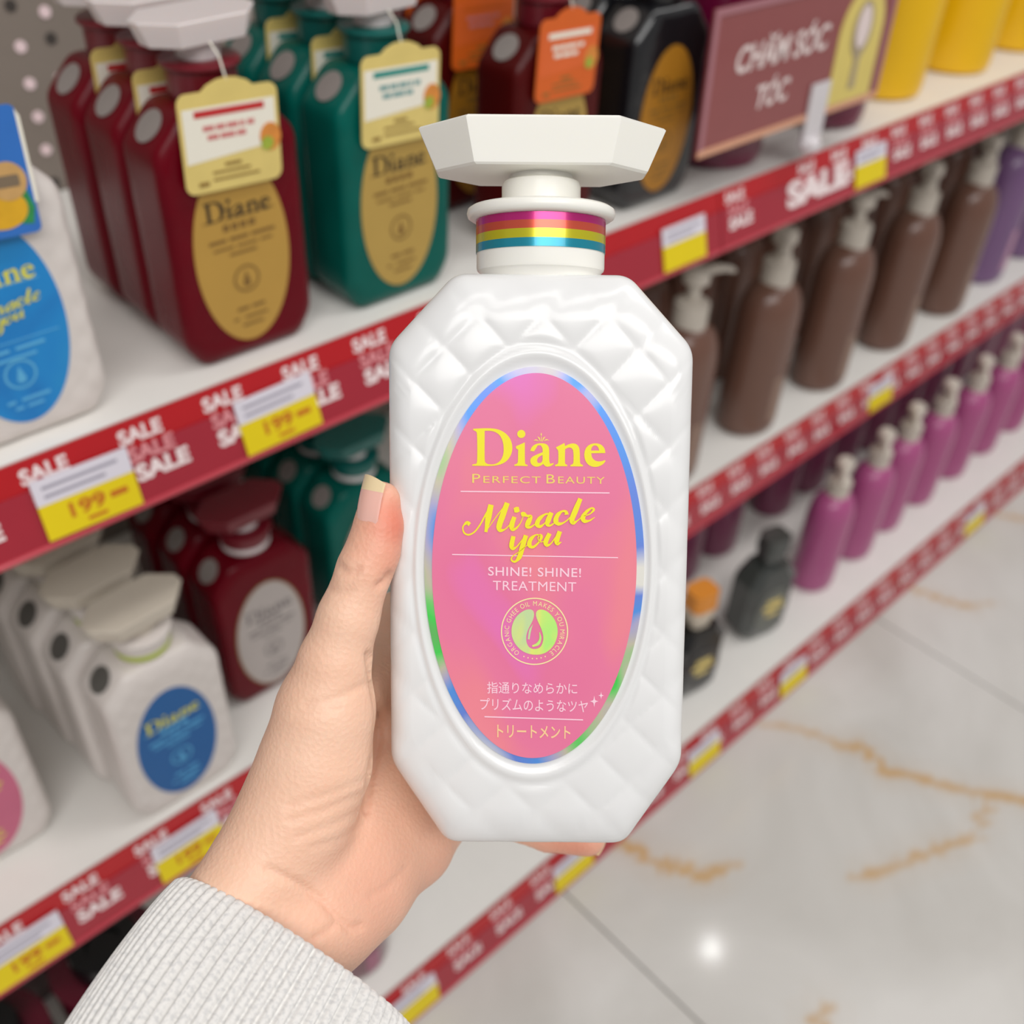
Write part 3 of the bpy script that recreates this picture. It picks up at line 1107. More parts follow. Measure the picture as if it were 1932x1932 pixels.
script_small = strokes_mb(SCRIPT_STROKES, lambda cx, cy: ((cx - 780) * 0.0262 + LABEL_C[0], ZB + 8 - (cy - 1230) * 0.0262), -HALF_D - 0.7).mesh('script_lettering', False, 35, K)
script_small.materials.append(ink_yellow)

# middle shelf: faceted bottles
row('shampoo_bottle', 'white quilted bottle with deep blue oval label, {} on the middle shelf', 'white bottles with blue labels', 0.1600, 0.5075, 4,
    z=Z_MID, dy=0.0455, heads=[0.06, 0.06, 0.05, 0.04], rz=0.02, dx=-0.004, body=white_body, head=cream_head, collar=white_body, labelm=blue_label_deep, ink=ink_yellow, ink2=ink_paleblue, plain=False, rim=white_body, sticker=dark_dot, band=lime_band)
row('shampoo_bottle', 'deep red bottle with white oval label, {} on the middle shelf', 'red bottles on the middle shelf', 0.2700, 0.5540, 3,
    z=Z_MID, body=red_body, head=red_collar, stem=frosted_head, collar=red_collar, labelm=white_label, ink=ink_grey, rim=white_rim, sticker=grey_dot, band=frosted_head)
row('shampoo_bottle', 'dark teal bottle behind the thumb, {} on the middle shelf', 'teal bottles on the middle shelf', 0.3860, 0.5735, 3,
    z=Z_MID, body=teal_body, head=teal_collar, stem=frosted_head, collar=teal_collar, labelm=white_label, ink=ink_grey, rim=white_rim, sticker=grey_dot, band=frosted_head)
pk = shelf_bottle('shampoo_bottle', 'white quilted bottle with pink oval label at the lower left edge of the picture', 'white bottles with pink labels',
                  T(0.032, 0.5465, Z_MID + 0.0005), body=white_body, head=cream_head, collar=white_body, labelm=pink_label, ink=ink_yellow, ink2=ink_yellow, plain=False, rim=white_body, band=lime_band)
blue_rows = bars_mesh('small_print', [(20.5, 0.5, [(-21, 19)]), (-7.0, 0.5, [(-24, 22)]), (-11.0, 1.6, [(-14, -3), (0, 14)]), (-15.5, 1.4, [(-10, 9)]), (-38.0, 1.6, [(-11, -7), (-4, 10)]), (-42.0, 1.4, [(-8, -4), (-2, 6)])])
for o in [blue_front]:
    lb = [c for c in o.children if c.name.startswith('label') and not c.name.startswith('label_rim')][0]
    obj('script_lettering', script_small, None, lb)
    for c in list(lb.children):
        if c.name.startswith('small_print'):
            c.data = blue_rows
        if c.name.startswith('emblem'):
            c.location = (0, 0, -0.011)

# ------------------------------------------------------------------ round pump bottles
pump_white = mat('pump_white', '#c9c0b4', 0.35, vary=0.03)


def pump_bottle(name, label, group, matrix, body, r, h_body, h_total, sy=0.8, pump=None, spout_ang=0.5, panel=None, cat='bottle'):
    root = thing(name, label, cat, matrix, group)
    hs = h_body
    prof = [(r * 0.86, 0.0), (r * 0.97, 0.004), (r, 0.012)]
    prof += [(r, hs * 0.72), (r * 0.985, hs * 0.80), (r * 0.93, hs * 0.87), (r * 0.82, hs * 0.93), (r * 0.66, hs * 0.97), (r * 0.45, hs)]
    obj_m('body', MB().lathe(prof, 36, sy=sy).mesh('body', True, 40), body, root)
    z0, z1 = h_body, h_total
    dz = z1 - z0
    c = MB().lathe([(r * 0.44, z0 - 0.002), (r * 0.44, z0 + dz * 0.38), (r * 0.36, z0 + dz * 0.42), (r * 0.20, z0 + dz * 0.46)], 24)
    obj_m('collar', c.mesh('collar', True, 40), pump or pump_white, root)
    st = MB().lathe([(r * 0.17, z0 + dz * 0.44), (r * 0.17, z0 + dz * 0.80)], 16)
    obj_m('pump_stem', st.mesh('pump_stem', True, 40), pump or pump_white, root)
    hd = MB().lathe([(r * 0.20, z0 + dz * 0.72), (r * 0.33, z0 + dz * 0.76), (r * 0.34, z0 + dz * 0.93), (r * 0.25, z0 + dz)], 20)
    # spout
    rings = []
    for q in np.linspace(0, 1, 6):
        cx = r * (0.1 + 1.15 * q)
        cz = z0 + dz * (0.90 - 0.10 * q * q - 0.14 * max(0, q - 0.7))
        rr = r * (0.17 - 0.06 * q)
        rings.append([(cx, rr * math.cos(a), cz + rr * 0.8 * math.sin(a)) for a in np.linspace(0, 2 * math.pi, 11)[:-1]])
    hd.loft(rings)
    o = obj_m('pump_head', hd.mesh('pump_head', True, 40), pump or pump_white, root)
    o.rotation_euler = (0, 0, spout_ang)
    if panel:
        # printed stripe on the front of the body
        mb = MB()
        v, f = [], []
        for i, a in enumerate(np.linspace(-math.pi / 2 - 0.22, -math.pi / 2 + 0.22, 7)):
            for z in (hs * 0.10, hs * 0.42):
                v.append((r * 1.006 * math.cos(a), r * sy * 1.006 * math.sin(a), z))
        f = [(2 * i, 2 * i + 2, 2 * i + 3, 2 * i + 1) for i in range(6)]
        obj_m('printed_panel', mb.add(v, f).mesh('printed_panel', True), panel, root)
    return root


brown = mat('brown_bottle_plastic', '#6b4a3d', 0.28, vary=0.05, coat=0.15)
brown_print = mat('brown_bottle_print', '#8d7263', 0.4)
lilac = mat('lilac_bottle_plastic', '#75547e', 0.3, vary=0.05, coat=0.15)
lilac_print = mat('lilac_print', '#b98aa6', 0.4)
for k, (x, sp, which) in enumerate(((0.757, -0.15, 'nearest the held bottle, half hidden by its shoulder'), (0.903, -2.5, 'second from the held bottle'), (1.052, 0.0, 'third from the held bottle, its spout turned right'), (1.205, -2.6, 'fourth from the held bottle'), (1.355, -2.6, 'farthest, beside the lilac bottles'))):
    pump_bottle('pump_bottle', 'brown pump bottle on the middle shelf, ' + which, 'brown pump bottles on the middle shelf',
                T(x, 0.521, Z_MID + 0.0005, 0.0), brown, 0.0395, 0.182, 0.240, 0.82, spout_ang=sp, panel=brown_print)
back_proto = pump_bottle('pump_bottle', 'brown pump bottle added behind the front brown bottles to darken the shelf', 'added brown pump bottles in the back line', T(0.715, 0.62, Z_MID + 0.0005), brown, 0.0395, 0.182, 0.240, 0.82, spout_ang=-2.6)  # dense back line added to absorb light and darken the shelf
ORDINAL = ['first', 'second', 'third', 'fourth', 'fifth', 'sixth', 'seventh', 'eighth', 'ninth', 'tenth', 'eleventh', 'twelfth', 'thirteenth']
back_proto['label'] = 'added brown pump bottle darkening the gaps behind the front ones, first from the held bottle'
for k in range(1, 11):
    c = copy_tree(back_proto)
    c['label'] = 'added brown pump bottle darkening the gaps behind the front ones, %s from the held bottle' % ORDINAL[k]
    c.location = (0.715 + 0.086 * k, 0.62, Z_MID + 0.0005)
for k, (x, w) in enumerate(((1.497, 'first after the brown ones'), (1.632, 'second after the brown ones'), (1.767, 'third after the brown ones'))):
    pump_bottle('pump_bottle', 'lilac pump bottle on the middle shelf, ' + w, 'lilac pump bottles', T(x, 0.534, Z_MID + 0.0005), lilac, 0.042, 0.195, 0.255, 0.82, spout_ang=-2.6, panel=lilac_print)

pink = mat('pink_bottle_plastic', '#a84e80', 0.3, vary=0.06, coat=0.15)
for k, (x, y, w) in enumerate(((0.9922, 0.4243, 'nearest, beside the dark grey bottle'), (1.0865, 0.4243, 'second from the dark grey bottle'), (1.1713, 0.4296, 'third from the dark grey bottle'), (1.2625, 0.4296, 'fourth from the dark grey bottle'), (1.3599, 0.4296, 'fifth from the dark grey bottle'), (1.4563, 0.4296, 'sixth from the dark grey bottle'), (1.5527, 0.4296, 'farthest along the bottom shelf'))):
    pump_bottle('pump_bottle', 'pink pump bottle on the bottom shelf, ' + w, 'pink pump bottles on the bottom shelf', T(x, y, Z_LOW + 0.0005), pink, 0.032, 0.146, 0.196, 0.85, spout_ang=-2.6 + 0.1 * math.sin(k * 3))
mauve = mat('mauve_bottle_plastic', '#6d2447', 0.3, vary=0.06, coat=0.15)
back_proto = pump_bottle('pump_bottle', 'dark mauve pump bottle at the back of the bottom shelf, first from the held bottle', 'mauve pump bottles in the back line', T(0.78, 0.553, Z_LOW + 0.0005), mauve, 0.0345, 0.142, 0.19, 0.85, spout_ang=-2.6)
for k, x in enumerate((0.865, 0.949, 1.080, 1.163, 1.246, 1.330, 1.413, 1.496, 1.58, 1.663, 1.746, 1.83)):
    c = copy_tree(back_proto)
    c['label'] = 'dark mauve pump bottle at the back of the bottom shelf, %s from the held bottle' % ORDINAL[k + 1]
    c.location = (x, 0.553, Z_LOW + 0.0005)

# dark grey bottle and black bottle with orange and white cap
charcoal = mat('charcoal_plastic', '#3d403e', 0.2, vary=0.15, coat=0.3)
charcoal_label = mat('charcoal_label', '#63665f', 0.35, vary=0.2, scale=80)
black_gloss = mat('black_gloss', '#0b0b0d', 0.15, vary=0.1, coat=0.3)


def angular_bottle(label, matrix, hw, hd, h, body, labelm, cap, cap_h, cap_w, cap2=None):
    root = thing('shampoo_bottle', label, 'bottle', matrix)

    def ringp(sx, sy, z, c=0.35):
        return [(-sx, -sy * (1 - c), z), (-sx * (1 - c), -sy, z), (sx * (1 - c), -sy, z), (sx, -sy * (1 - c), z), (sx, sy * (1 - c), z), (sx * (1 - c), sy, z), (-sx * (1 - c), sy, z), (-sx, sy * (1 - c), z)]
    mb = MB().loft([ringp(hw * 0.7, hd * 0.8, 0), ringp(hw, hd, h * 0.14), ringp(hw, hd, h * 0.8), ringp(hw * 0.62, hd * 0.75, h)])
    obj('body', mb.mesh('body', True, 20), body, root)
    mb = MB().plate(ellipse(0, h * 0.46, hw * 0.66, h * 0.30, 32), -hd - 0.0012, -hd + 0.0005)
    lb = obj('label', mb.mesh('label', True), labelm, root)
    mb = MB()
    for z, w in ((0.58, 0.3), (0.50, 0.42), (0.40, 0.25)):
        mb.box(-hw * w, hw * w, -hd - 0.0018, -hd - 0.0013, h * z - 0.003, h * z + 0.003)
    obj('small_print', mb.mesh('small_print', False), tag_gold, lb)
    mb = MB().loft([ringp(cap_w * 0.8, cap_w * 0.8, h - 0.001), ringp(cap_w * 0.8, cap_w * 0.8, h + cap_h * 0.3), ringp(cap_w, cap_w * 0.9, h + cap_h * 0.45), ringp(cap_w * 1.05, cap_w * 0.9, h + cap_h)])
    obj('cap', mb.mesh('cap', True, 20), cap, root)
    if cap2:
        mb = MB().loft([ringp(cap_w * 1.15, cap_w, h + cap_h + 0.0003), ringp(cap_w * 1.1, cap_w * 0.9, h + cap_h * 1.9)])
        obj('pump_head', mb.mesh('pump_head', True, 20), cap2, root)
    return root


angular_bottle('dark grey faceted bottle on the bottom shelf beside the nearest pink bottle', T(0.861, 0.423, Z_LOW + 0.0005, -0.25), 0.0356, 0.023, 0.11, charcoal, charcoal_label, charcoal, 0.022, 0.015, charcoal)
angular_bottle('black bottle with orange and white top on the bottom shelf, beside the held bottle', T(0.723, 0.421, Z_LOW + 0.0005, -0.2), 0.0356, 0.023, 0.103, black_gloss, black_gloss, mat('cap_white', '#cfc3b2', 0.4), 0.026, 0.015, mat('cap_orange', '#d98a30', 0.4))

# dark red items low on the left
wine = mat('wine_plastic', '#641530', 0.18, vary=0.15, coat=0.4)
pump_bottle('pump_bottle', 'wine red bottle standing on the bottom shelf below the wrist', 'wine red bottles on the bottom shelf', T(0.243, 0.412, Z_LOW + 0.0005), wine, 0.032, 0.10, 0.14, 0.9, spout_ang=1.6, pump=wine, panel=mat('wine_print', '#a06078', 0.4))


def jar(label, matrix, r, h, body, lid):
    root = thing('hair_mask_jar', label, 'jar', matrix, 'maroon jars with black lids')
    obj_m('body', MB().lathe([(r * 0.9, 0), (r, 0.006), (r, h * 0.72), (r * 0.96, h * 0.80), (r * 0.80, h * 0.84)], 40).mesh('body', True, 40), body, root)
    obj_m('lid', MB().lathe([(r * 0.62, h * 0.82), (r * 0.62, h * 0.97), (r * 0.58, h), (r * 0.3, h * 1.0), (r * 0.28, h * 0.97), (r * 0.02, h * 0.97)], 40).mesh('lid', True, 40), lid, root)
    obj_m('rim', MB().lathe([(r * 0.80, h * 0.838), (r * 0.98, h * 0.842), (r * 1.0, h * 0.86), (r * 0.78, h * 0.87)], 40).mesh('rim', True, 40), body, root)
    return root


maroon_jar = mat('maroon_jar', '#4d0d1e', 0.2, vary=0.1, coat=0.3)
jar('maroon jar with black round lid below the middle shelf, beside the grey sleeve', T(0.065, 0.484, Z_LOW + 0.0005), 0.044, 0.142, maroon_jar, black_gloss)
jar('maroon jar with black round lid in the bottom left corner', T(-0.031, 0.477, Z_LOW + 0.0005), 0.044, 0.142, maroon_jar, black_gloss)
jar('maroon jar with black round lid standing deeper between the other two jars', T(0.015, 0.597, Z_LOW + 0.0005), 0.044, 0.142, maroon_jar, black_gloss)

# ------------------------------------------------------------------ maroon and yellow bottles at the far end of the top shelf
plum = mat('plum_plastic', '#6a0b35', 0.22, vary=0.08, coat=0.3)
yellow = mat('yellow_plastic', '#eebb03', 0.35, vary=0.04)
yellow_cap = mat('yellow_cap', '#d9a800', 0.35)


def tube_bottle(label, group, matrix, r, h, body, cap):
    root = thing('shampoo_bottle', label, 'bottle', matrix, group)
    obj_m('body', MB().lathe([(r * 0.88, 0), (r * 0.97, 0.003), (r, 0.010), (r, h * 0.86), (r * 0.92, h * 0.93), (r * 0.6, h * 0.97), (r * 0.5, h * 0.98)], 48).mesh('body', True, 40), body, root)
    obj_m('cap', MB().lathe([(r * 0.5, h * 0.975), (r * 0.52, h * 1.10), (r * 0.46, h * 1.12)], 32).mesh('cap', True, 40), cap, root)
    return root


for x, y, w in ((0.768, 0.540, 'behind the left half of the hair care sign'), (0.938, 0.540, 'behind the right half of the hair care sign'), (0.86, 0.645, 'farther back between the other two')):
    tube_bottle('plum red round bottle ' + w, 'plum red round bottles', T(x, y, Z_TOP + 0.0005), 0.0465, 0.20, plum, plum)
for x, w in ((1.066, 'nearest to the hair care sign'), (1.218, 'second from the hair care sign'), (1.370, 'third from the hair care sign')):
    tube_bottle('bright yellow round bottle on the top shelf, ' + w, 'yellow round bottles', T(x, 0.548, Z_TOP + 0.0005), 0.045, 0.21, yellow, yellow_cap)

# ------------------------------------------------------------------ the sign
sign_red = mat('sign_red', '#8f4a4a', 0.3, vary=0.06, coat=0.3)
sign_edge = mat('sign_peach', '#dba283', 0.35)
sign_edge2 = mat('sign_mauve_edge', '#a8727a', 0.35)
sign_yellow = mat('sign_yellow', '#ddc86e', 0.35)
sign_grey = mat('sign_grey', '#a8977a', 0.4)
sign_text = mat('sign_text', '#e6d5d2', 0.45)
clip_clear = mat('clip_plastic', '#d7d1d4', 0.15, coat=0.5)
SW, SH = 0.258, 0.106
sign = thing('shelf_sign', 'dark red sign reading CHĂM SÓC TÓC clipped to the top shelf edge', 'sign', T(0.6480, 0.466, 0.6790, 0.0) @ Matrix.Rotation(-0.03, 4, 'X'))
obj('panel', MB().box(0, SW, -0.001, 0.001, 0, SH).mesh('panel', False), sign_red, sign)
fr = MB().box(0, SW, -0.0018, -0.0011, 0, 0.0055)
obj('border', fr.mesh('border', False), sign_edge, sign)
fr = MB().box(0, 0.0055, -0.0018, -0.0011, 0.0055, SH).box(SW - 0.0055, SW, -0.0018, -0.0011, 0.0055, SH).box(0.0055, SW - 0.0055, -0.0018, -0.0011, SH - 0.005, SH)
obj('border', fr.mesh('border', False), sign_edge2, sign)
me = fit_text('CHAM SÓC', 0.034, 0.158, 0.056, 0.081, bold=0.25, shear=0.15)
o = obj('lettering', me, sign_text, sign)
o.location = (0, -0.0013, 0)
breve = strokes_mb([([(0.0735, 0.0795), (0.0768, 0.0768), (0.0805, 0.0768), (0.0845, 0.0795)], [0.0018, 0.0026, 0.0026, 0.0018])], lambda a, c: (a, c), -0.0015)
obj('lettering', breve.mesh('breve', False), sign_text, sign)
me = fit_text('TÓC', 0.068, 0.112, 0.024, 0.047, bold=0.25, shear=0.15)
o = obj('lettering', me, sign_text, sign)
o.location = (0, -0.0013, 0)
cx, hw = 0.208, 0.034
pts = [(cx - hw, 0.006), (cx + hw, 0.006)] + [(cx + hw * math.cos(a), 0.060 + 0.038 * math.sin(a)) for a in np.linspace(0, math.pi, 17)]
arch = obj('arch_picture', MB().plate(pts, -0.0019, -0.0011).mesh('arch', False), sign_yellow, sign)
pts = [(cx - 0.005, 0.016), (cx + 0.005, 0.016), (cx + 0.004, 0.04)] + [(cx + 0.015 * math.cos(a), 0.064 + 0.023 * math.sin(a)) for a in np.linspace(-1.1, math.pi + 1.1, 17)] + [(cx - 0.004, 0.04)]
obj('brush_picture', MB().plate(pts, -0.0026, -0.0020).mesh('brush', False), sign_grey, arch)
obj('brush_pad', MB().plate(ellipse(cx, 0.066, 0.010, 0.017, 20), -0.0031, -0.0027).mesh('brush_pad', False), sign_text, arch)
clip = MB().box(0.145, 0.172, -0.004, -0.002, -0.022, 0.03).box(0.150, 0.166, 0.0011, 0.004, -0.024, 0.01)
obj('clip', clip.mesh('clip', False), clip_clear, sign)
clip = MB().lathe([(0.006, -0.028), (0.009, -0.025), (0.009, -0.018), (0.006, -0.015)], 16, cx=0.158, cy=-0.004)
obj('clip_knob', clip.mesh('clip_knob', True), clip_clear, sign)

# ------------------------------------------------------------------ the held bottle
OCT, HALF_D, ZB = OCT_HELD, 22.0, 76.4
B0 = Matrix(((1, 0, 0), (0, 0, 1), (0, -1, 0)))
HB_ROT = Matrix.Rotation(math.radians(-0.5), 3, 'Z') @ Matrix.Rotation(math.radians(7), 3, 'X') @ B0
HB_C = Vector(((1013 - 966) * 287.4 / F, (966 - 1052) * 287.4 / F, -287.4))
hb_base = HB_C + HB_ROT @ Vector((0, 0, -ZB))
HB_M = HELD_FRAME @ (Matrix.Translation(hb_base * K) @ HB_ROT.to_4x4())


def on_label(px, py, y=-HALF_D - 0.4):
    """where a mark seen at px, py sits on the held bottle's label plane, in bottle units (x, z)"""
    d = HB_ROT.transposed() @ Vector(((px - 966) / F, (966 - py) / F, -1.0))
    o = HB_ROT.transposed() @ (-HB_C)
    t = (y - o.y) / d.y
    p = o + d * t
    return p.x, p.z + ZB


held_white = mat('held_white_plastic', '#e8e8e8', 0.24, vary=0.01, coat=0.12, sss=0.08, sss_radius=(0.003, 0.003, 0.003))
held_cream = mat('held_cream_plastic', '#f6f4ec', 0.28, vary=0.01, sss=0.15, sss_radius=(0.004, 0.004, 0.003))
pearl_pink = ramp_mat('pearl_pink_label', [(0.30, '#e873c4'), (0.42, '#e8769f'), (0.52, '#ea7aa0'), (0.62, '#f08595'), (0.75, '#f58f9a')], rough=0.28, scale=22, distort=0.8, coat=0.3, vec_scale=(1.0, 1, 0.7), seed=0.31)  # pearly sheen put into the colour as wandering pink and magenta
foil = ramp_mat('hologram_foil', [(0.28, '#f1efe6'), (0.38, '#6f8fe8'), (0.47, '#5a9df0'), (0.54, '#b9b4d8'), (0.60, '#cfc9b2'), (0.66, '#4be05a'), (0.72, '#8f897c'), (0.80, '#8de0c8')], rough=0.28, metallic=0.3, scale=24, distort=0.4, coat=0.4, seed=2.4)  # iridescent reflections of the foil painted in as fixed noise hues
ink_lemon = mat('ink_lemon', '#f3e614', 0.4, vary=0.03)
ink_gold_line = mat('ink_gold_line', '#f0d568', 0.4, vary=0.03)
ink_palepink = mat('ink_pale_pink', '#fbd0e0', 0.45, vary=0.02)
ink_lime = ramp_mat('emblem_lime', [(0.35, '#c3dca0'), (0.5, '#e2ea74'), (0.65, '#b4f07a')], rough=0.35, scale=60, seed=1.2)
ink_cream = mat('ink_cream', '#f6e7a8', 0.45, vary=0.03)

hb = thing('treatment_bottle', 'glossy white quilted pump bottle with pink oval label held up in the hand', 'bottle', HB_M)
obj('body', bottle_body_mesh('body', step=1.1, rings=74, quilt=0.62, pitch=16.4, corner=3.2), held_white, hb)
cl = obj('collar', collar_mesh('collar', 96), held_cream, hb)
for z0, z1, c, nm in ((83.2, 85.4, '#1e93ab', 'teal'), (85.4, 87.7, '#cdc423', 'yellow'), (87.7, 89.8, '#d2553f', 'coral'), (89.8, 91.8, '#c2257a', 'magenta')):
    bnd = obj('colour_band', band_mesh('colour_band', z0, z1, 17.5, 96), mat('band_' + nm, c, 0.25, metallic=0.45, vary=0.04, coat=0.3), cl)
    bnd['label'] = 'metallic %s stripe around the collar' % nm
obj('pump_stem', stem_mesh('pump_stem', 64), held_cream, hb)
obj('pump_head', pump_head_mesh('pump_head'), held_cream, hb)

rim = obj('label_rim', ellipse_plate('label_rim', LABEL_C[0], LABEL_C[1], 28.5, 52.2, -HALF_D - 0.25, -HALF_D + 0.4, 160), foil, hb)
rim['label'] = 'holographic silver foil edge of the label'
lab = obj('label', ellipse_plate('label', LABEL_C[0], LABEL_C[1], 26.5, 50.6, -HALF_D - 0.4, -HALF_D - 0.2, 160), pearl_pink, hb)
lab['label'] = 'pearly pink oval label'
YT = -HALF_D - 0.5


def put(name, me, m, y=YT, scale=True, parent=None):
    n = len(me.vertices)
    co = np.empty(n * 3)
    me.vertices.foreach_get('co', co)
    co = co.reshape(-1, 3)
    if scale:
        co = co * K
    co[:, 1] += y * K
    me.vertices.foreach_set('co', co.ravel())
    me.update()
    return obj(name, me, m, parent or lab)


def crop_px(cx, cy):
    return 860 + cx / 5.684, 780 + cy / 5.684


def conv_big(cx, cy):
    return on_label(*crop_px(cx, cy))


put('brand_lettering', label_word_mesh(conv_big), ink_lemon)
put('sprig_ornament', strokes_mb(WORD_SPRIG, conv_big, 0).mesh('sprig_ornament', False), ink_gold_line)
put('script_lettering', strokes_mb(SCRIPT_STROKES, conv_big, 0).mesh('script_lettering', False), ink_lemon, y=YT - 0.06)


def text_between(s, px0, py0, px1, py1, cap_px, bold=0.0, spacing=1.0):
    """a line of text whose left end sits at (px0, py0) and right end at (px1, py1) on its baseline"""
    x0, z0 = on_label(px0, py0)
    x1, z1 = on_label(px1, py1)
    hx, hz = on_label(px0, py0 - cap_px)
    me = text_mesh(s, 10.0, bold=bold, spacing=spacing)
    a, b_ = mesh_bounds(me)
    n = len(me.vertices)
    co = np.empty(n * 3)
    me.vertices.foreach_get('co', co)
    co = co.reshape(-1, 3)
    u = (co[:, 0] - a[0]) / (b_[0] - a[0])
    w = (co[:, 2] - a[2]) / (b_[2] - a[2])
    co[:, 0] = x0 + u * (x1 - x0) + w * (hx - x0)
    co[:, 2] = z0 + u * (z1 - z0) + w * (hz - z0)
    me.vertices.foreach_set('co', co.ravel())
    me.update()
    return me


def merge_put(name, parts, m):
    mb = MB()
    for me in parts:
        mb.add([v.co[:] for v in me.vertices], [p.vertices[:] for p in me.polygons])
    put(name, mb.mesh(name, False), m)


merge_put('small_caps_lettering', [
    text_between('P', 891, 911, 906, 911, 17), text_between('ERFECT', 912, 911, 1020, 912, 13, spacing=1.15),
    text_between('B', 1031, 912, 1047, 912, 17), text_between('EAUTY', 1053, 912, 1141, 913, 13, spacing=1.15)], ink_gold_line)


def line_mesh(p0, p1, w):
    (x0, z0), (x1, z1) = on_label(*p0), on_label(*p1)
    h = w * 0.137 / 2
    return MB().add([(x0, 0, z0 - h), (x1, 0, z1 - h), (x1, 0, z1 + h), (x0, 0, z0 + h)], [(0, 1, 2, 3)])


for p0, p1, w in (((869, 927), (1150, 930), 2.2), ((853, 1046), (1166, 1052), 2.0), ((914, 1352), (1100, 1358), 2.4)):
    put('rule_line', line_mesh(p0, p1, w).mesh('rule_line', False), ink_palepink)
merge_put('line_lettering', [text_between('SHINE! SHINE!', 921, 1086, 1096, 1089, 17, bold=0.08, spacing=1.08)], ink_palepink)
merge_put('line_lettering', [text_between('TREATMENT', 930, 1113, 1087, 1116, 17.5, bold=0.0, spacing=1.05)], ink_palepink)
merge_put('line_lettering', [text_between('指通りなめらかに', 919, 1308, 1089, 1310, 22, bold=0.05)], ink_palepink)
merge_put('line_lettering', [text_between('プリズムのようなツヤ', 906, 1339, 1109, 1344, 23, bold=0.05)], ink_palepink)
merge_put('line_lettering', [text_between('トリートメント', 938, 1391, 1076, 1394, 24, bold=0.12)], mat('ink_peach', '#fbd09a', 0.45))


def star(px, py, r):
    pts = []
    for k in range(16):
        a = math.pi * k / 8
        rr = r if k % 4 == 0 else (r * 0.30 if k % 4 == 2 else r * 0.42)
        if k % 2 == 1:
            rr = r * 0.33
        pts.append(on_label(px + rr * (0.75 if k % 8 in (0,) or k % 8 == 0 else 1) * math.cos(a), py + rr * math.sin(a)))
    return MB().add([(x, 0, z) for x, z in pts], [tuple(range(16))])


put('sparkle_mark', star(1121, 1323, 11).mesh('sparkle', False), ink_palepink)
put('sparkle_mark', star(1134, 1312, 7.5).mesh('sparkle', False), ink_palepink)

# round emblem
EC = (1008.5, 1191)
mb = MB()
n = 96
for r0, r1 in ((61.2, 63.4),):
    v = []
    for k in range(n):
        a = 2 * math.pi * k / n
        for r in (r0, r1):
            x, z = on_label(EC[0] + r * math.cos(a), EC[1] + r * math.sin(a))
            v.append((x, 0, z))
    mb.add(v, [(2 * k, 2 * k + 1, (2 * k + 3) % (2 * n), (2 * k + 2) % (2 * n)) for k in range(n)])
put('emblem_ring', mb.mesh('emblem_ring', False), ink_cream)


def em(cx, cy):
    return on_label(880 + cx / 6.037, 1110 + cy / 6.037)


left = [(760, 250), (772, 285), (768, 330), (745, 390), (705, 460), (682, 530), (680, 600), (700, 655), (735, 685), (778, 692), (830, 680), (862, 640), (878, 575), (870, 510), (845, 440), (810, 370), (790, 310), (792, 270), (815, 245), (850, 238), (900, 250), (950, 285), (1000, 345), (1030, 410), (1042, 490), (1030, 570), (995, 650), (940, 710), (870, 748), (790, 758), (700, 745), (620, 705), (555, 635), (520, 560), (510, 480), (525, 400), (560, 330), (610, 280), (670, 245), (720, 235)]
put('emblem_disc', curve_mesh([[em(*p) for p in smooth_loop(left)]], 'emblem_disc'), ink_lime)
put('emblem_drop', strokes_mb([([(755, 410), (725, 480), (708, 580)], [4, 24, 22]), ([(833, 500), (842, 570), (815, 630), (750, 658)], [8, 24, 34, 20])], em, 0).mesh('emblem_drop', False), ink_lime)
mb = MB()


def arc_text(s, a0, a1):
    widths = []
    ms = []
    for ch in s:
        if ch == ' ':
            ms.append(None)
            widths.append(3.0)
            continue
        me = text_mesh(ch, 10.0)
        a, b_ = mesh_bounds(me)
        ms.append((me, a, b_))
        widths.append(b_[0] - a[0] + 1.3)
    tot = sum(widths)
    acc = 0
    for g, w in zip(ms, widths):
        if g is not None:
            me, a, b_ = g
            ang = math.radians(a0 + (a1 - a0) * (acc + w / 2) / tot)
            v = []
            for q in me.vertices:
                lx = (q.co.x - (a[0] + b_[0]) / 2) * 1.12
                lz = (q.co.z - a[2]) * 1.25
                r = 48.3 + lz
                px = EC[0] + r * math.sin(ang) + lx * math.cos(ang)
                py = EC[1] - r * math.cos(ang) + lx * math.sin(ang)
                x, z = on_label(px, py)
                v.append((x, 0, z))
            mb.add(v, [p.vertices[:] for p in me.polygons])
        acc += w


arc_text('ORGANIC GHEE OIL MAKES YOU MIRACLE', -146, 146)
for k in range(6):
    a = math.radians(157 + k * 9.2)
    px, py = EC[0] + 51.5 * math.sin(a), EC[1] - 51.5 * math.cos(a)
    mb.add([(on_label(px + 1.3 * math.cos(t), py + 1.3 * math.sin(t))[0], 0, on_label(px + 1.3 * math.cos(t), py + 1.3 * math.sin(t))[1]) for t in np.linspace(0, 2 * math.pi, 9)[:-1]], [tuple(range(8))])
put('emblem_lettering', mb.mesh('emblem_lettering', False), ink_cream)

# ------------------------------------------------------------------ the hand
def sd_cone(P, a, b_, ra, rb):
    ab = b_ - a
    t = np.clip(((P - a) @ ab) / (ab @ ab), 0, 1)
    return np.linalg.norm(P - a - t[..., None] * ab, axis=-1) - (ra + (rb - ra) * t)


def smin(a, b_, k):
    h = np.clip(0.5 + 0.5 * (b_ - a) / k, 0, 1)
    return b_ * (1 - h) + a * h - k * h * (1 - h)


def smax(a, b_, k):
    return -smin(-a, -b_, k)


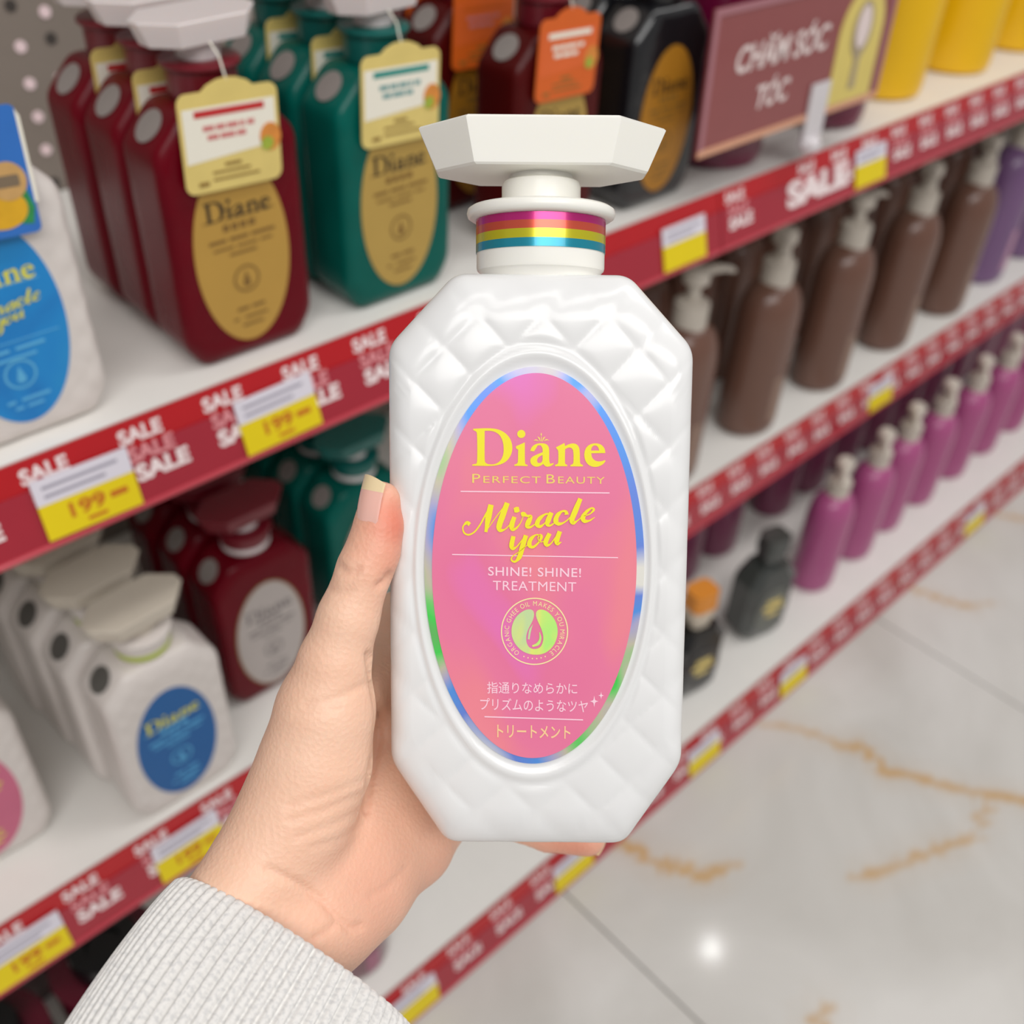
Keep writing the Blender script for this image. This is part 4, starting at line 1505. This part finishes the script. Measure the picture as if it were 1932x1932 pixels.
H_ = held
CHAINS = {
    'thumb': ([(720, 946, 244, 5.3), (714, 985, 244, 5.9), (703, 1030, 244, 6.3), (689, 1072, 244, 7.05), (657, 1165, 245, 7.9), (631, 1250, 247, 9.4), (614, 1340, 250, 12.3), (594, 1440, 252, 14.2), (560, 1530, 252, 14.6), (505, 1620, 249, 13.4)], 4.0),
    'radial': ([(505, 1620, 249, 13.0), (448, 1712, 244, 12.6), (405, 1805, 239, 12.8)], 8.0),
    'ulnar': ([(740, 1590, 283, 14.5), (668, 1672, 271, 14.8), (598, 1742, 258, 13.6), (545, 1786, 247, 12.6), (503, 1875, 243, 12.8)], 8.0),
    'palm_a': ([(560, 1640, 258, 14.0), (650, 1560, 273, 15.0), (715, 1450, 288, 13.0), (740, 1340, 295, 11.0), (752, 1230, 299, 10.0)], 9.0),
    'palm_b': ([(600, 1700, 260, 14.0), (715, 1570, 284, 14.0), (790, 1480, 297, 12.0), (815, 1400, 303, 11.0)], 9.0),
    'palm_c': ([(752, 1230, 300, 9.5), (800, 1330, 304, 10.0), (828, 1430, 306, 10.0), (842, 1510, 304, 9.5), (780, 1585, 290, 12.5)], 8.0),
    'web': ([(640, 1330, 262, 9.0), (720, 1290, 286, 8.0), (760, 1240, 298, 8.0)], 8.0),
}
FINGERS = {
    'index': [(752, 1172, 299, 9.6), (860, 1135, 304, 8.6), (985, 1130, 301, 7.6), (1070, 1165, 297, 6.6)],
    'middle': [(800, 1325, 305, 9.8), (920, 1265, 309, 8.8), (1055, 1265, 306, 7.8), (1150, 1300, 301, 6.7)],
    'ring': [(828, 1425, 307, 9.6), (945, 1395, 311, 8.4), (1075, 1405, 309, 7.4), (1160, 1430, 305, 6.4)],
    'little': [(842, 1508, 305, 9.2), (930, 1532, 312, 7.4), (1030, 1568, 312, 6.6), (1108, 1580, 309, 6.0)],
}

vox = 1.0
lo = np.array([-128.0, -160.0, -330.0])
hi = np.array([48.0, 14.0, -196.0])
nx, ny, nz_ = [int(v) for v in np.ceil((hi - lo) / vox)]
gx = (lo[0] + vox * np.arange(nx)).astype(np.float32)
gy = (lo[1] + vox * np.arange(ny)).astype(np.float32)
gz = (lo[2] + vox * np.arange(nz_)).astype(np.float32)
field = np.full((nx, ny, nz_), 40.0, np.float32)


def blend(a, b_, ra, rb, k):
    """smooth union of one tapered piece into the field, only where it can matter"""
    m = max(ra, rb) + k + 6
    p0 = np.minimum(a, b_) - m
    p1 = np.maximum(a, b_) + m
    i0 = np.clip(np.floor((p0 - lo) / vox).astype(int), 0, [nx, ny, nz_])
    i1 = np.clip(np.ceil((p1 - lo) / vox).astype(int), 0, [nx, ny, nz_])
    if np.any(i1 <= i0):
        return
    sl = tuple(slice(s, e) for s, e in zip(i0, i1))
    P = np.stack(np.meshgrid(gx[sl[0]], gy[sl[1]], gz[sl[2]], indexing='ij'), -1)
    d = sd_cone(P, a.astype(np.float32), b_.astype(np.float32), ra, rb)
    field[sl] = smin(field[sl], d.astype(np.float32), k)


def carve(pts, r, k=0.6):
    """a fine crease pressed into the skin along pts"""
    q = [held(*p) for p in pts]
    for a, b_ in zip(q[:-1], q[1:]):
        m = r + 3
        p0 = np.minimum(a, b_) - m
        p1 = np.maximum(a, b_) + m
        i0 = np.clip(np.floor((p0 - lo) / vox).astype(int), 0, [nx, ny, nz_])
        i1 = np.clip(np.ceil((p1 - lo) / vox).astype(int), 0, [nx, ny, nz_])
        sl = tuple(slice(s, e) for s, e in zip(i0, i1))
        P = np.stack(np.meshgrid(gx[sl[0]], gy[sl[1]], gz[sl[2]], indexing='ij'), -1)
        d = sd_cone(P, a.astype(np.float32), b_.astype(np.float32), r, r)
        field[sl] = smax(field[sl], -d.astype(np.float32), k)


for nm in ('radial', 'ulnar', 'palm_a', 'palm_b', 'palm_c', 'web', 'thumb'):
    ch, k = CHAINS[nm]
    for p, q in zip(ch[:-1], ch[1:]):
        blend(held(*p[:3]), held(*q[:3]), p[3], q[3], k if nm != 'thumb' else (2.0 if p[1] < 1300 else 5.0))
for nm, ch in FINGERS.items():
    for p, q in zip(ch[:-1], ch[1:]):
        blend(held(*p[:3]), held(*q[:3]), p[3], q[3], 1.6)
# thumb pad and first web bulge
blend(held(722, 1000, 243), held(715, 1045, 243), 5.0, 5.2, 2.5)


def surface_nets(f):
    s = f < 0
    c = [s[i:i + f.shape[0] - 1, j:j + f.shape[1] - 1, k:k + f.shape[2] - 1] for i in (0, 1) for j in (0, 1) for k in (0, 1)]
    cnt = sum(x.astype(np.int8) for x in c)
    act = (cnt > 0) & (cnt < 8)
    idx = np.argwhere(act)
    lut = -np.ones(act.shape, np.int64)
    lut[act] = np.arange(len(idx))
    acc = np.zeros((len(idx), 3))
    num = np.zeros(len(idx))
    corners = [(i, j, k) for i in (0, 1) for j in (0, 1) for k in (0, 1)]
    val = {cn: f[idx[:, 0] + cn[0], idx[:, 1] + cn[1], idx[:, 2] + cn[2]] for cn in corners}
    for a in corners:
        for ax in range(3):
            if a[ax] == 0:
                b2 = list(a)
                b2[ax] = 1
                b2 = tuple(b2)
                va, vb = val[a], val[b2]
                mk = (va < 0) != (vb < 0)
                t = np.where(mk, va / np.where(mk, va - vb, 1), 0)
                p = np.array(a, float)[None] + t[:, None] * (np.array(b2) - np.array(a))[None]
                acc[mk] += p[mk]
                num[mk] += 1
    V = idx + acc / num[:, None]
    quads = []
    for ax in range(3):
        u, w = (ax + 1) % 3, (ax + 2) % 3
        sl0 = [slice(1, -1)] * 3
        sl1 = [slice(1, -1)] * 3
        sl0[ax] = slice(0, -1)
        sl1[ax] = slice(1, None)
        a, b2 = s[tuple(sl0)], s[tuple(sl1)]
        e = np.argwhere(a != b2)
        flip = a[e[:, 0], e[:, 1], e[:, 2]]
        e = e + np.array([0 if d == ax else 1 for d in range(3)])
        du = np.zeros(3, int)
        du[u] = 1
        dw = np.zeros(3, int)
        dw[w] = 1
        g = lambda q: lut[q[:, 0], q[:, 1], q[:, 2]]
        q = np.stack([g(e - du - dw), g(e - dw), g(e), g(e - du)], 1)
        q[~flip] = q[~flip][:, ::-1]
        ok = (q >= 0).all(1)
        quads.append(q[ok])
    return V, np.concatenate(quads)


V, Q = surface_nets(field)
V = lo + V * vox
# relax once or twice to take the grid out of the skin
e = np.concatenate([Q[:, [0, 1]], Q[:, [1, 2]], Q[:, [2, 3]], Q[:, [3, 0]]])
for _ in range(3):
    acc = np.zeros_like(V)
    num = np.zeros(len(V))
    for a, b_ in ((0, 1), (1, 0)):
        np.add.at(acc, e[:, a], V[e[:, b_]])
        np.add.at(num, e[:, a], 1)
    V = V * 0.4 + 0.6 * acc / np.maximum(num, 1)[:, None]

# skin creases: pressed lines, as depth on the vertices
CREASES = [
    ([(640, 1066), (652, 1080), (668, 1082), (676, 1074)], 0.45), ([(625, 1112), (640, 1118), (660, 1116)], 0.3), ([(715, 1105), (728, 1098), (735, 1085)], 0.7),
    ([(575, 1332), (610, 1325), (650, 1312), (690, 1292)], 0.35), ([(560, 1345), (600, 1342), (640, 1335)], 0.25),
    ([(545, 1520), (600, 1505), (650, 1488), (690, 1470)], 0.25), ([(548, 1548), (610, 1530), (680, 1500)], 0.25), ([(560, 1580), (630, 1556), (690, 1525)], 0.25), ([(590, 1600), (640, 1585), (690, 1555)], 0.22),
    ([(505, 1640), (560, 1665), (610, 1700), (640, 1735), (662, 1752), (680, 1748)], 0.7), ([(595, 1768), (620, 1755), (640, 1738)], 0.5),
    ([(696, 1236), (705, 1290), (716, 1340), (714, 1400), (702, 1460), (692, 1530)], 0.8),
    ([(700, 1690), (735, 1672), (765, 1640)], 0.3),
]
px_v = 966 + F * V[:, 0] / -V[:, 2]
py_v = 966 - F * V[:, 1] / -V[:, 2]
nrm = np.zeros_like(V)
fn = np.cross(V[Q[:, 2]] - V[Q[:, 0]], V[Q[:, 3]] - V[Q[:, 1]])
for k in range(4):
    np.add.at(nrm, Q[:, k], fn)
nrm /= np.maximum(np.linalg.norm(nrm, axis=1, keepdims=True), 1e-9)
cam_side = (nrm * (-V / np.linalg.norm(V, axis=1, keepdims=True))).sum(1)
if np.mean(cam_side[np.argsort(-V[:, 2])[:2000]]) < 0:
    nrm = -nrm
    Q = Q[:, ::-1]
    cam_side = -cam_side
dep = np.zeros(len(V))
for pts, amt in CREASES:
    for a, b_ in zip(pts[:-1], pts[1:]):
        a, b_ = np.array(a, float), np.array(b_, float)
        ab = b_ - a
        t = np.clip(((px_v - a[0]) * ab[0] + (py_v - a[1]) * ab[1]) / (ab @ ab), 0, 1)
        d = np.hypot(px_v - a[0] - t * ab[0], py_v - a[1] - t * ab[1]) * 0.14
        dep = np.maximum(dep, 1.7 * amt * np.exp(-(d / 0.95) ** 2) * (cam_side > 0.15))
V = V - nrm * dep[:, None]

skin = bpy.data.materials.new('skin')
skin.use_nodes = True
N, L = skin.node_tree.nodes, skin.node_tree.links
b = N['Principled BSDF']
b.inputs['Roughness'].default_value = 0.48
b.inputs['Subsurface Weight'].default_value = 0.25
b.inputs['Subsurface Radius'].default_value = (0.006, 0.0025, 0.0015)
b.inputs['Subsurface Scale'].default_value = 0.6
tc = N.new('ShaderNodeTexCoord')
nz1 = N.new('ShaderNodeTexNoise')
nz1.inputs['Scale'].default_value = 55
nz1.inputs['Detail'].default_value = 4
L.new(tc.outputs['Object'], nz1.inputs['Vector'])
mx1 = N.new('ShaderNodeMix')
mx1.data_type = 'RGBA'
mx1.inputs[6].default_value = srgb('#efbda0') + (1,)
mx1.inputs[7].default_value = srgb('#f8d0b6') + (1,)
L.new(nz1.outputs['Fac'], mx1.inputs[0])
at = N.new('ShaderNodeAttribute')
at.attribute_name = 'blush'
mx2 = N.new('ShaderNodeMix')
mx2.data_type = 'RGBA'
mx2.inputs[7].default_value = srgb('#e58a72') + (1,)
L.new(at.outputs['Fac'], mx2.inputs[0])
L.new(mx1.outputs[2], mx2.inputs[6])
L.new(mx2.outputs[2], b.inputs['Base Color'])
nz2 = N.new('ShaderNodeTexNoise')
nz2.inputs['Scale'].default_value = 900
nz2.inputs['Detail'].default_value = 3
L.new(tc.outputs['Object'], nz2.inputs['Vector'])
wv = N.new('ShaderNodeTexVoronoi')
wv.inputs['Scale'].default_value = 700
L.new(tc.outputs['Object'], wv.inputs['Vector'])
ad = N.new('ShaderNodeMath')
ad.operation = 'ADD'
L.new(nz2.outputs['Fac'], ad.inputs[0])
L.new(wv.outputs['Distance'], ad.inputs[1])
bp = N.new('ShaderNodeBump')
bp.inputs['Strength'].default_value = 0.22
bp.inputs['Distance'].default_value = 0.0006
L.new(ad.outputs[0], bp.inputs['Height'])
L.new(bp.outputs['Normal'], b.inputs['Normal'])

person = thing('person', 'left hand in a light grey ribbed cuff gripping the white bottle from behind', 'person', HELD_FRAME)
me = bpy.data.meshes.new('hand')
me.from_pydata((V * K).tolist(), [], Q.tolist())
finish(me, True, 180)
bl = np.zeros(len(V))
for p, r, w in (((745, 985, 240), 9, 1.0), ((735, 1030, 240), 10, 0.6), ((1080, 1600, 305), 16, 0.6), ((700, 1690, 258), 22, 0.35), ((790, 1640, 280), 18, 0.35), ((720, 1080, 246), 9, 0.25)):
    d = np.linalg.norm(V - held(*p), axis=1)
    bl = np.maximum(bl, w * np.exp(-(d / r) ** 2))
a_ = me.attributes.new('blush', 'FLOAT', 'POINT')
a_.data.foreach_set('value', bl)
obj('hand', me, skin, person)


# nails: curved plates on thumb and little finger
def nail(name, base, tip, normal, width, curve, free, parent, r_len=16, r_w=10):
    base, tip = np.array(base, float), np.array(tip, float)
    ax = tip - base
    Ln = np.linalg.norm(ax)
    ax /= Ln
    nn = np.array(normal, float)
    nn -= ax * (nn @ ax)
    nn /= np.linalg.norm(nn)
    sd = np.cross(ax, nn)

    def surf(t, s, lift):
        """t 0..1 along, s -1..1 across"""
        w = width * (0.80 + 0.20 * math.sin(min(1, t * 2.2) * math.pi / 2))
        if t < 0.18:
            w *= math.sqrt(max(0.02, 1 - ((0.18 - t) / 0.18) ** 2)) * 0.55 + 0.45
        x = w * s
        drop = curve * s * s
        arch = 0.5 * math.sin(t * math.pi) - 0.2
        return base + ax * (Ln * t) + sd * x + nn * (lift + arch - drop)
    plate, edge = MB(), MB()
    for mbx_, t0, t1 in ((plate, 0.0, free), (edge, free, 1.0)):
        top, bot = [], []
        for i in range(r_len + 1):
            t = t0 + (t1 - t0) * i / r_len
            for j in range(r_w + 1):
                s = -1 + 2 * j / r_w
                tt = t
                if mbx_ is edge and True:
                    tt = t - (0.10 * s * s * (t - free) / (1 - free))
                top.append(surf(tt, s, 0.35))
                bot.append(surf(tt, s, -0.15))
        nW = r_w + 1
        v = top + bot
        o = len(top)
        f = []
        for i in range(r_len):
            for j in range(r_w):
                q = i * nW + j
                f.append((q, q + 1, q + nW + 1, q + nW))
                f.append((o + q, o + q + nW, o + q + nW + 1, o + q + 1))
        for i in range(r_len):
            for j in (0, r_w):
                q = i * nW + j
                f.append((q, q + nW, o + q + nW, o + q))
        for i in (0, r_len):
            for j in range(r_w):
                q = i * nW + j
                f.append((q, q + 1, o + q + 1, o + q))
        mbx_.add(v, f)
    nail_m = mat('nail', '#f8beb0', 0.25, vary=0.04, coat=0.3, sss=0.15, sss_radius=(0.003, 0.0015, 0.001))
    tip_m = mat('nail_tip', '#f1d9ad', 0.3, vary=0.04, coat=0.2)
    o = obj(name, plate.mesh(name, True, 40, K), nail_m, parent)
    obj('nail_tip', edge.mesh('nail_tip', True, 40, K), tip_m, o)
    return o


nail('thumb_nail', held(674, 1003, 240.3), held(693, 895, 240.0), (-0.84, 0.05, 0.54), 5.3, 2.8, 0.74, person)
nail('finger_nail', held(1085, 1569, 315), held(1143, 1586, 310.5), (0.1, 0.1, -1), 4.6, 2.2, 0.8, person)

# ------------------------------------------------------------------ the knitted cuff
knit = bpy.data.materials.new('grey_rib_knit')
knit.use_nodes = True
N, L = knit.node_tree.nodes, knit.node_tree.links
b = N['Principled BSDF']
b.inputs['Roughness'].default_value = 0.9
b.inputs['Sheen Weight'].default_value = 0.3
b.inputs['Specular IOR Level'].default_value = 0.15
uv = N.new('ShaderNodeUVMap')
mp = N.new('ShaderNodeMapping')
mp.inputs['Scale'].default_value = (1, 1, 1)
L.new(uv.outputs['UV'], mp.inputs['Vector'])
nzk = N.new('ShaderNodeTexNoise')
nzk.inputs['Scale'].default_value = 1.0
nzk.inputs['Detail'].default_value = 4
mp2 = N.new('ShaderNodeMapping')
mp2.inputs['Scale'].default_value = (3.2, 0.9, 1)
L.new(uv.outputs['UV'], mp2.inputs['Vector'])
L.new(mp2.outputs['Vector'], nzk.inputs['Vector'])
crk = N.new('ShaderNodeValToRGB')
crk.color_ramp.elements[0].position = 0.35
crk.color_ramp.elements[0].color = srgb('#cfcecd') + (1,)
crk.color_ramp.elements[1].position = 0.55
crk.color_ramp.elements[1].color = srgb('#e4e2df') + (1,)
L.new(nzk.outputs['Fac'], crk.inputs['Fac'])
L.new(crk.outputs['Color'], b.inputs['Base Color'])
wvk = N.new('ShaderNodeTexWave')
wvk.wave_type = 'BANDS'
wvk.bands_direction = 'Y'
wvk.inputs['Scale'].default_value = 0.42
wvk.inputs['Distortion'].default_value = 2.0
wvk.inputs['Detail'].default_value = 1.0
L.new(uv.outputs['UV'], wvk.inputs['Vector'])
adk = N.new('ShaderNodeMath')
adk.operation = 'ADD'
wsc = N.new('ShaderNodeMath')
wsc.operation = 'MULTIPLY'
wsc.inputs[1].default_value = 0.18
L.new(wvk.outputs['Fac'], wsc.inputs[0])
L.new(wsc.outputs[0], adk.inputs[0])
L.new(nzk.outputs['Fac'], adk.inputs[1])
bpk = N.new('ShaderNodeBump')
bpk.inputs['Strength'].default_value = 0.12
bpk.inputs['Distance'].default_value = 0.0004
L.new(adk.outputs[0], bpk.inputs['Height'])
L.new(bpk.outputs['Normal'], b.inputs['Normal'])


def cuff():
    c0 = held(557, 1812, 241)
    ax = np.array([-0.427, -0.636, 0.643])
    ax /= np.linalg.norm(ax)
    e1 = np.array([0.83, -0.557, 0.0])
    e1 -= ax * (e1 @ ax)
    e1 /= np.linalg.norm(e1)
    e2 = np.cross(e1, ax)
    if e2[2] < 0:
        e2 = -e2
    ribs, per = 74, 10
    n = ribs * per
    th = 2 * np.pi * np.arange(n) / n
    ph = (np.arange(n) % per) / per
    gap = np.minimum(ph, 1 - ph)
    rib = 1 - np.exp(-(gap / 0.17) ** 2)
    # sections: inside wall, rolled edge, outside wall
    secs = []
    for t in np.linspace(16, 0.5, 8):
        secs.append((t, -2.4, 0.5))
    for a in np.linspace(0, math.pi, 9)[1:-1]:
        secs.append((0.4 - 1.3 * math.sin(a), -1.2 - 1.2 * math.cos(a), 0.6))
    for t in np.linspace(0.4, 95, 80):
        secs.append((t, 0.0, 1.0))
    V, uvs = [], []
    for t, off, ribw in secs:
        grow = 0.5 * max(t, 0) / 112
        a_ = 36.5 + off - 4.0 * grow + 1.0 * math.sin(max(t, 0) * 0.07)
        b__ = 17.5 + off + 2.0 * grow
        if off == 0:
            puff = 1.2 * (1 - math.exp(-max(t, 0) / 6.0))
        else:
            puff = 0.0
        rr = 1.7 * (rib - 0.6) * ribw + puff
        wav = 0.5 * np.sin(th * 3 + t * 0.05) + 0.35 * np.sin(th * 7 + 1 + t * 0.09)
        X = (a_ + rr + wav * (0.4 if off == 0 else 0.2)) * np.cos(th)
        Y = (b__ + rr + wav * (0.4 if off == 0 else 0.2)) * np.sin(th)
        V.append(c0 + ax * t + X[:, None] * e1 + Y[:, None] * e2)
        uvs.append(np.stack([th / (2 * np.pi) * ribs, np.full(n, t)], 1))
    nS = len(secs)
    V = np.concatenate(V)
    U = np.concatenate(uvs)
    i = np.arange(n)
    j = (i + 1) % n
    fs = []
    for k in range(nS - 1):
        fs.append(np.stack([k * n + i, k * n + j, (k + 1) * n + j, (k + 1) * n + i], 1))
    fs = np.concatenate(fs)
    me = bpy.data.meshes.new('sleeve_cuff')
    me.from_pydata((V * K).tolist(), [], fs.tolist())
    lay = me.uv_layers.new(name='UVMap')
    lu = U[fs.ravel()].copy()
    lu = lu.reshape(-1, 4, 2)
    wrap = (lu[:, :, 0].max(1) - lu[:, :, 0].min(1)) > ribs / 2
    sub = lu[wrap]
    sub[:, :, 0] = np.where(sub[:, :, 0] < ribs / 2, sub[:, :, 0] + ribs, sub[:, :, 0])
    lu[wrap] = sub
    lay.data.foreach_set('uv', lu.reshape(-1))
    fix_normals(me)
    finish(me, True, 180)
    return me


cf = obj('sleeve_cuff', cuff(), knit, person)
cf['label'] = 'light grey ribbed knit cuff'
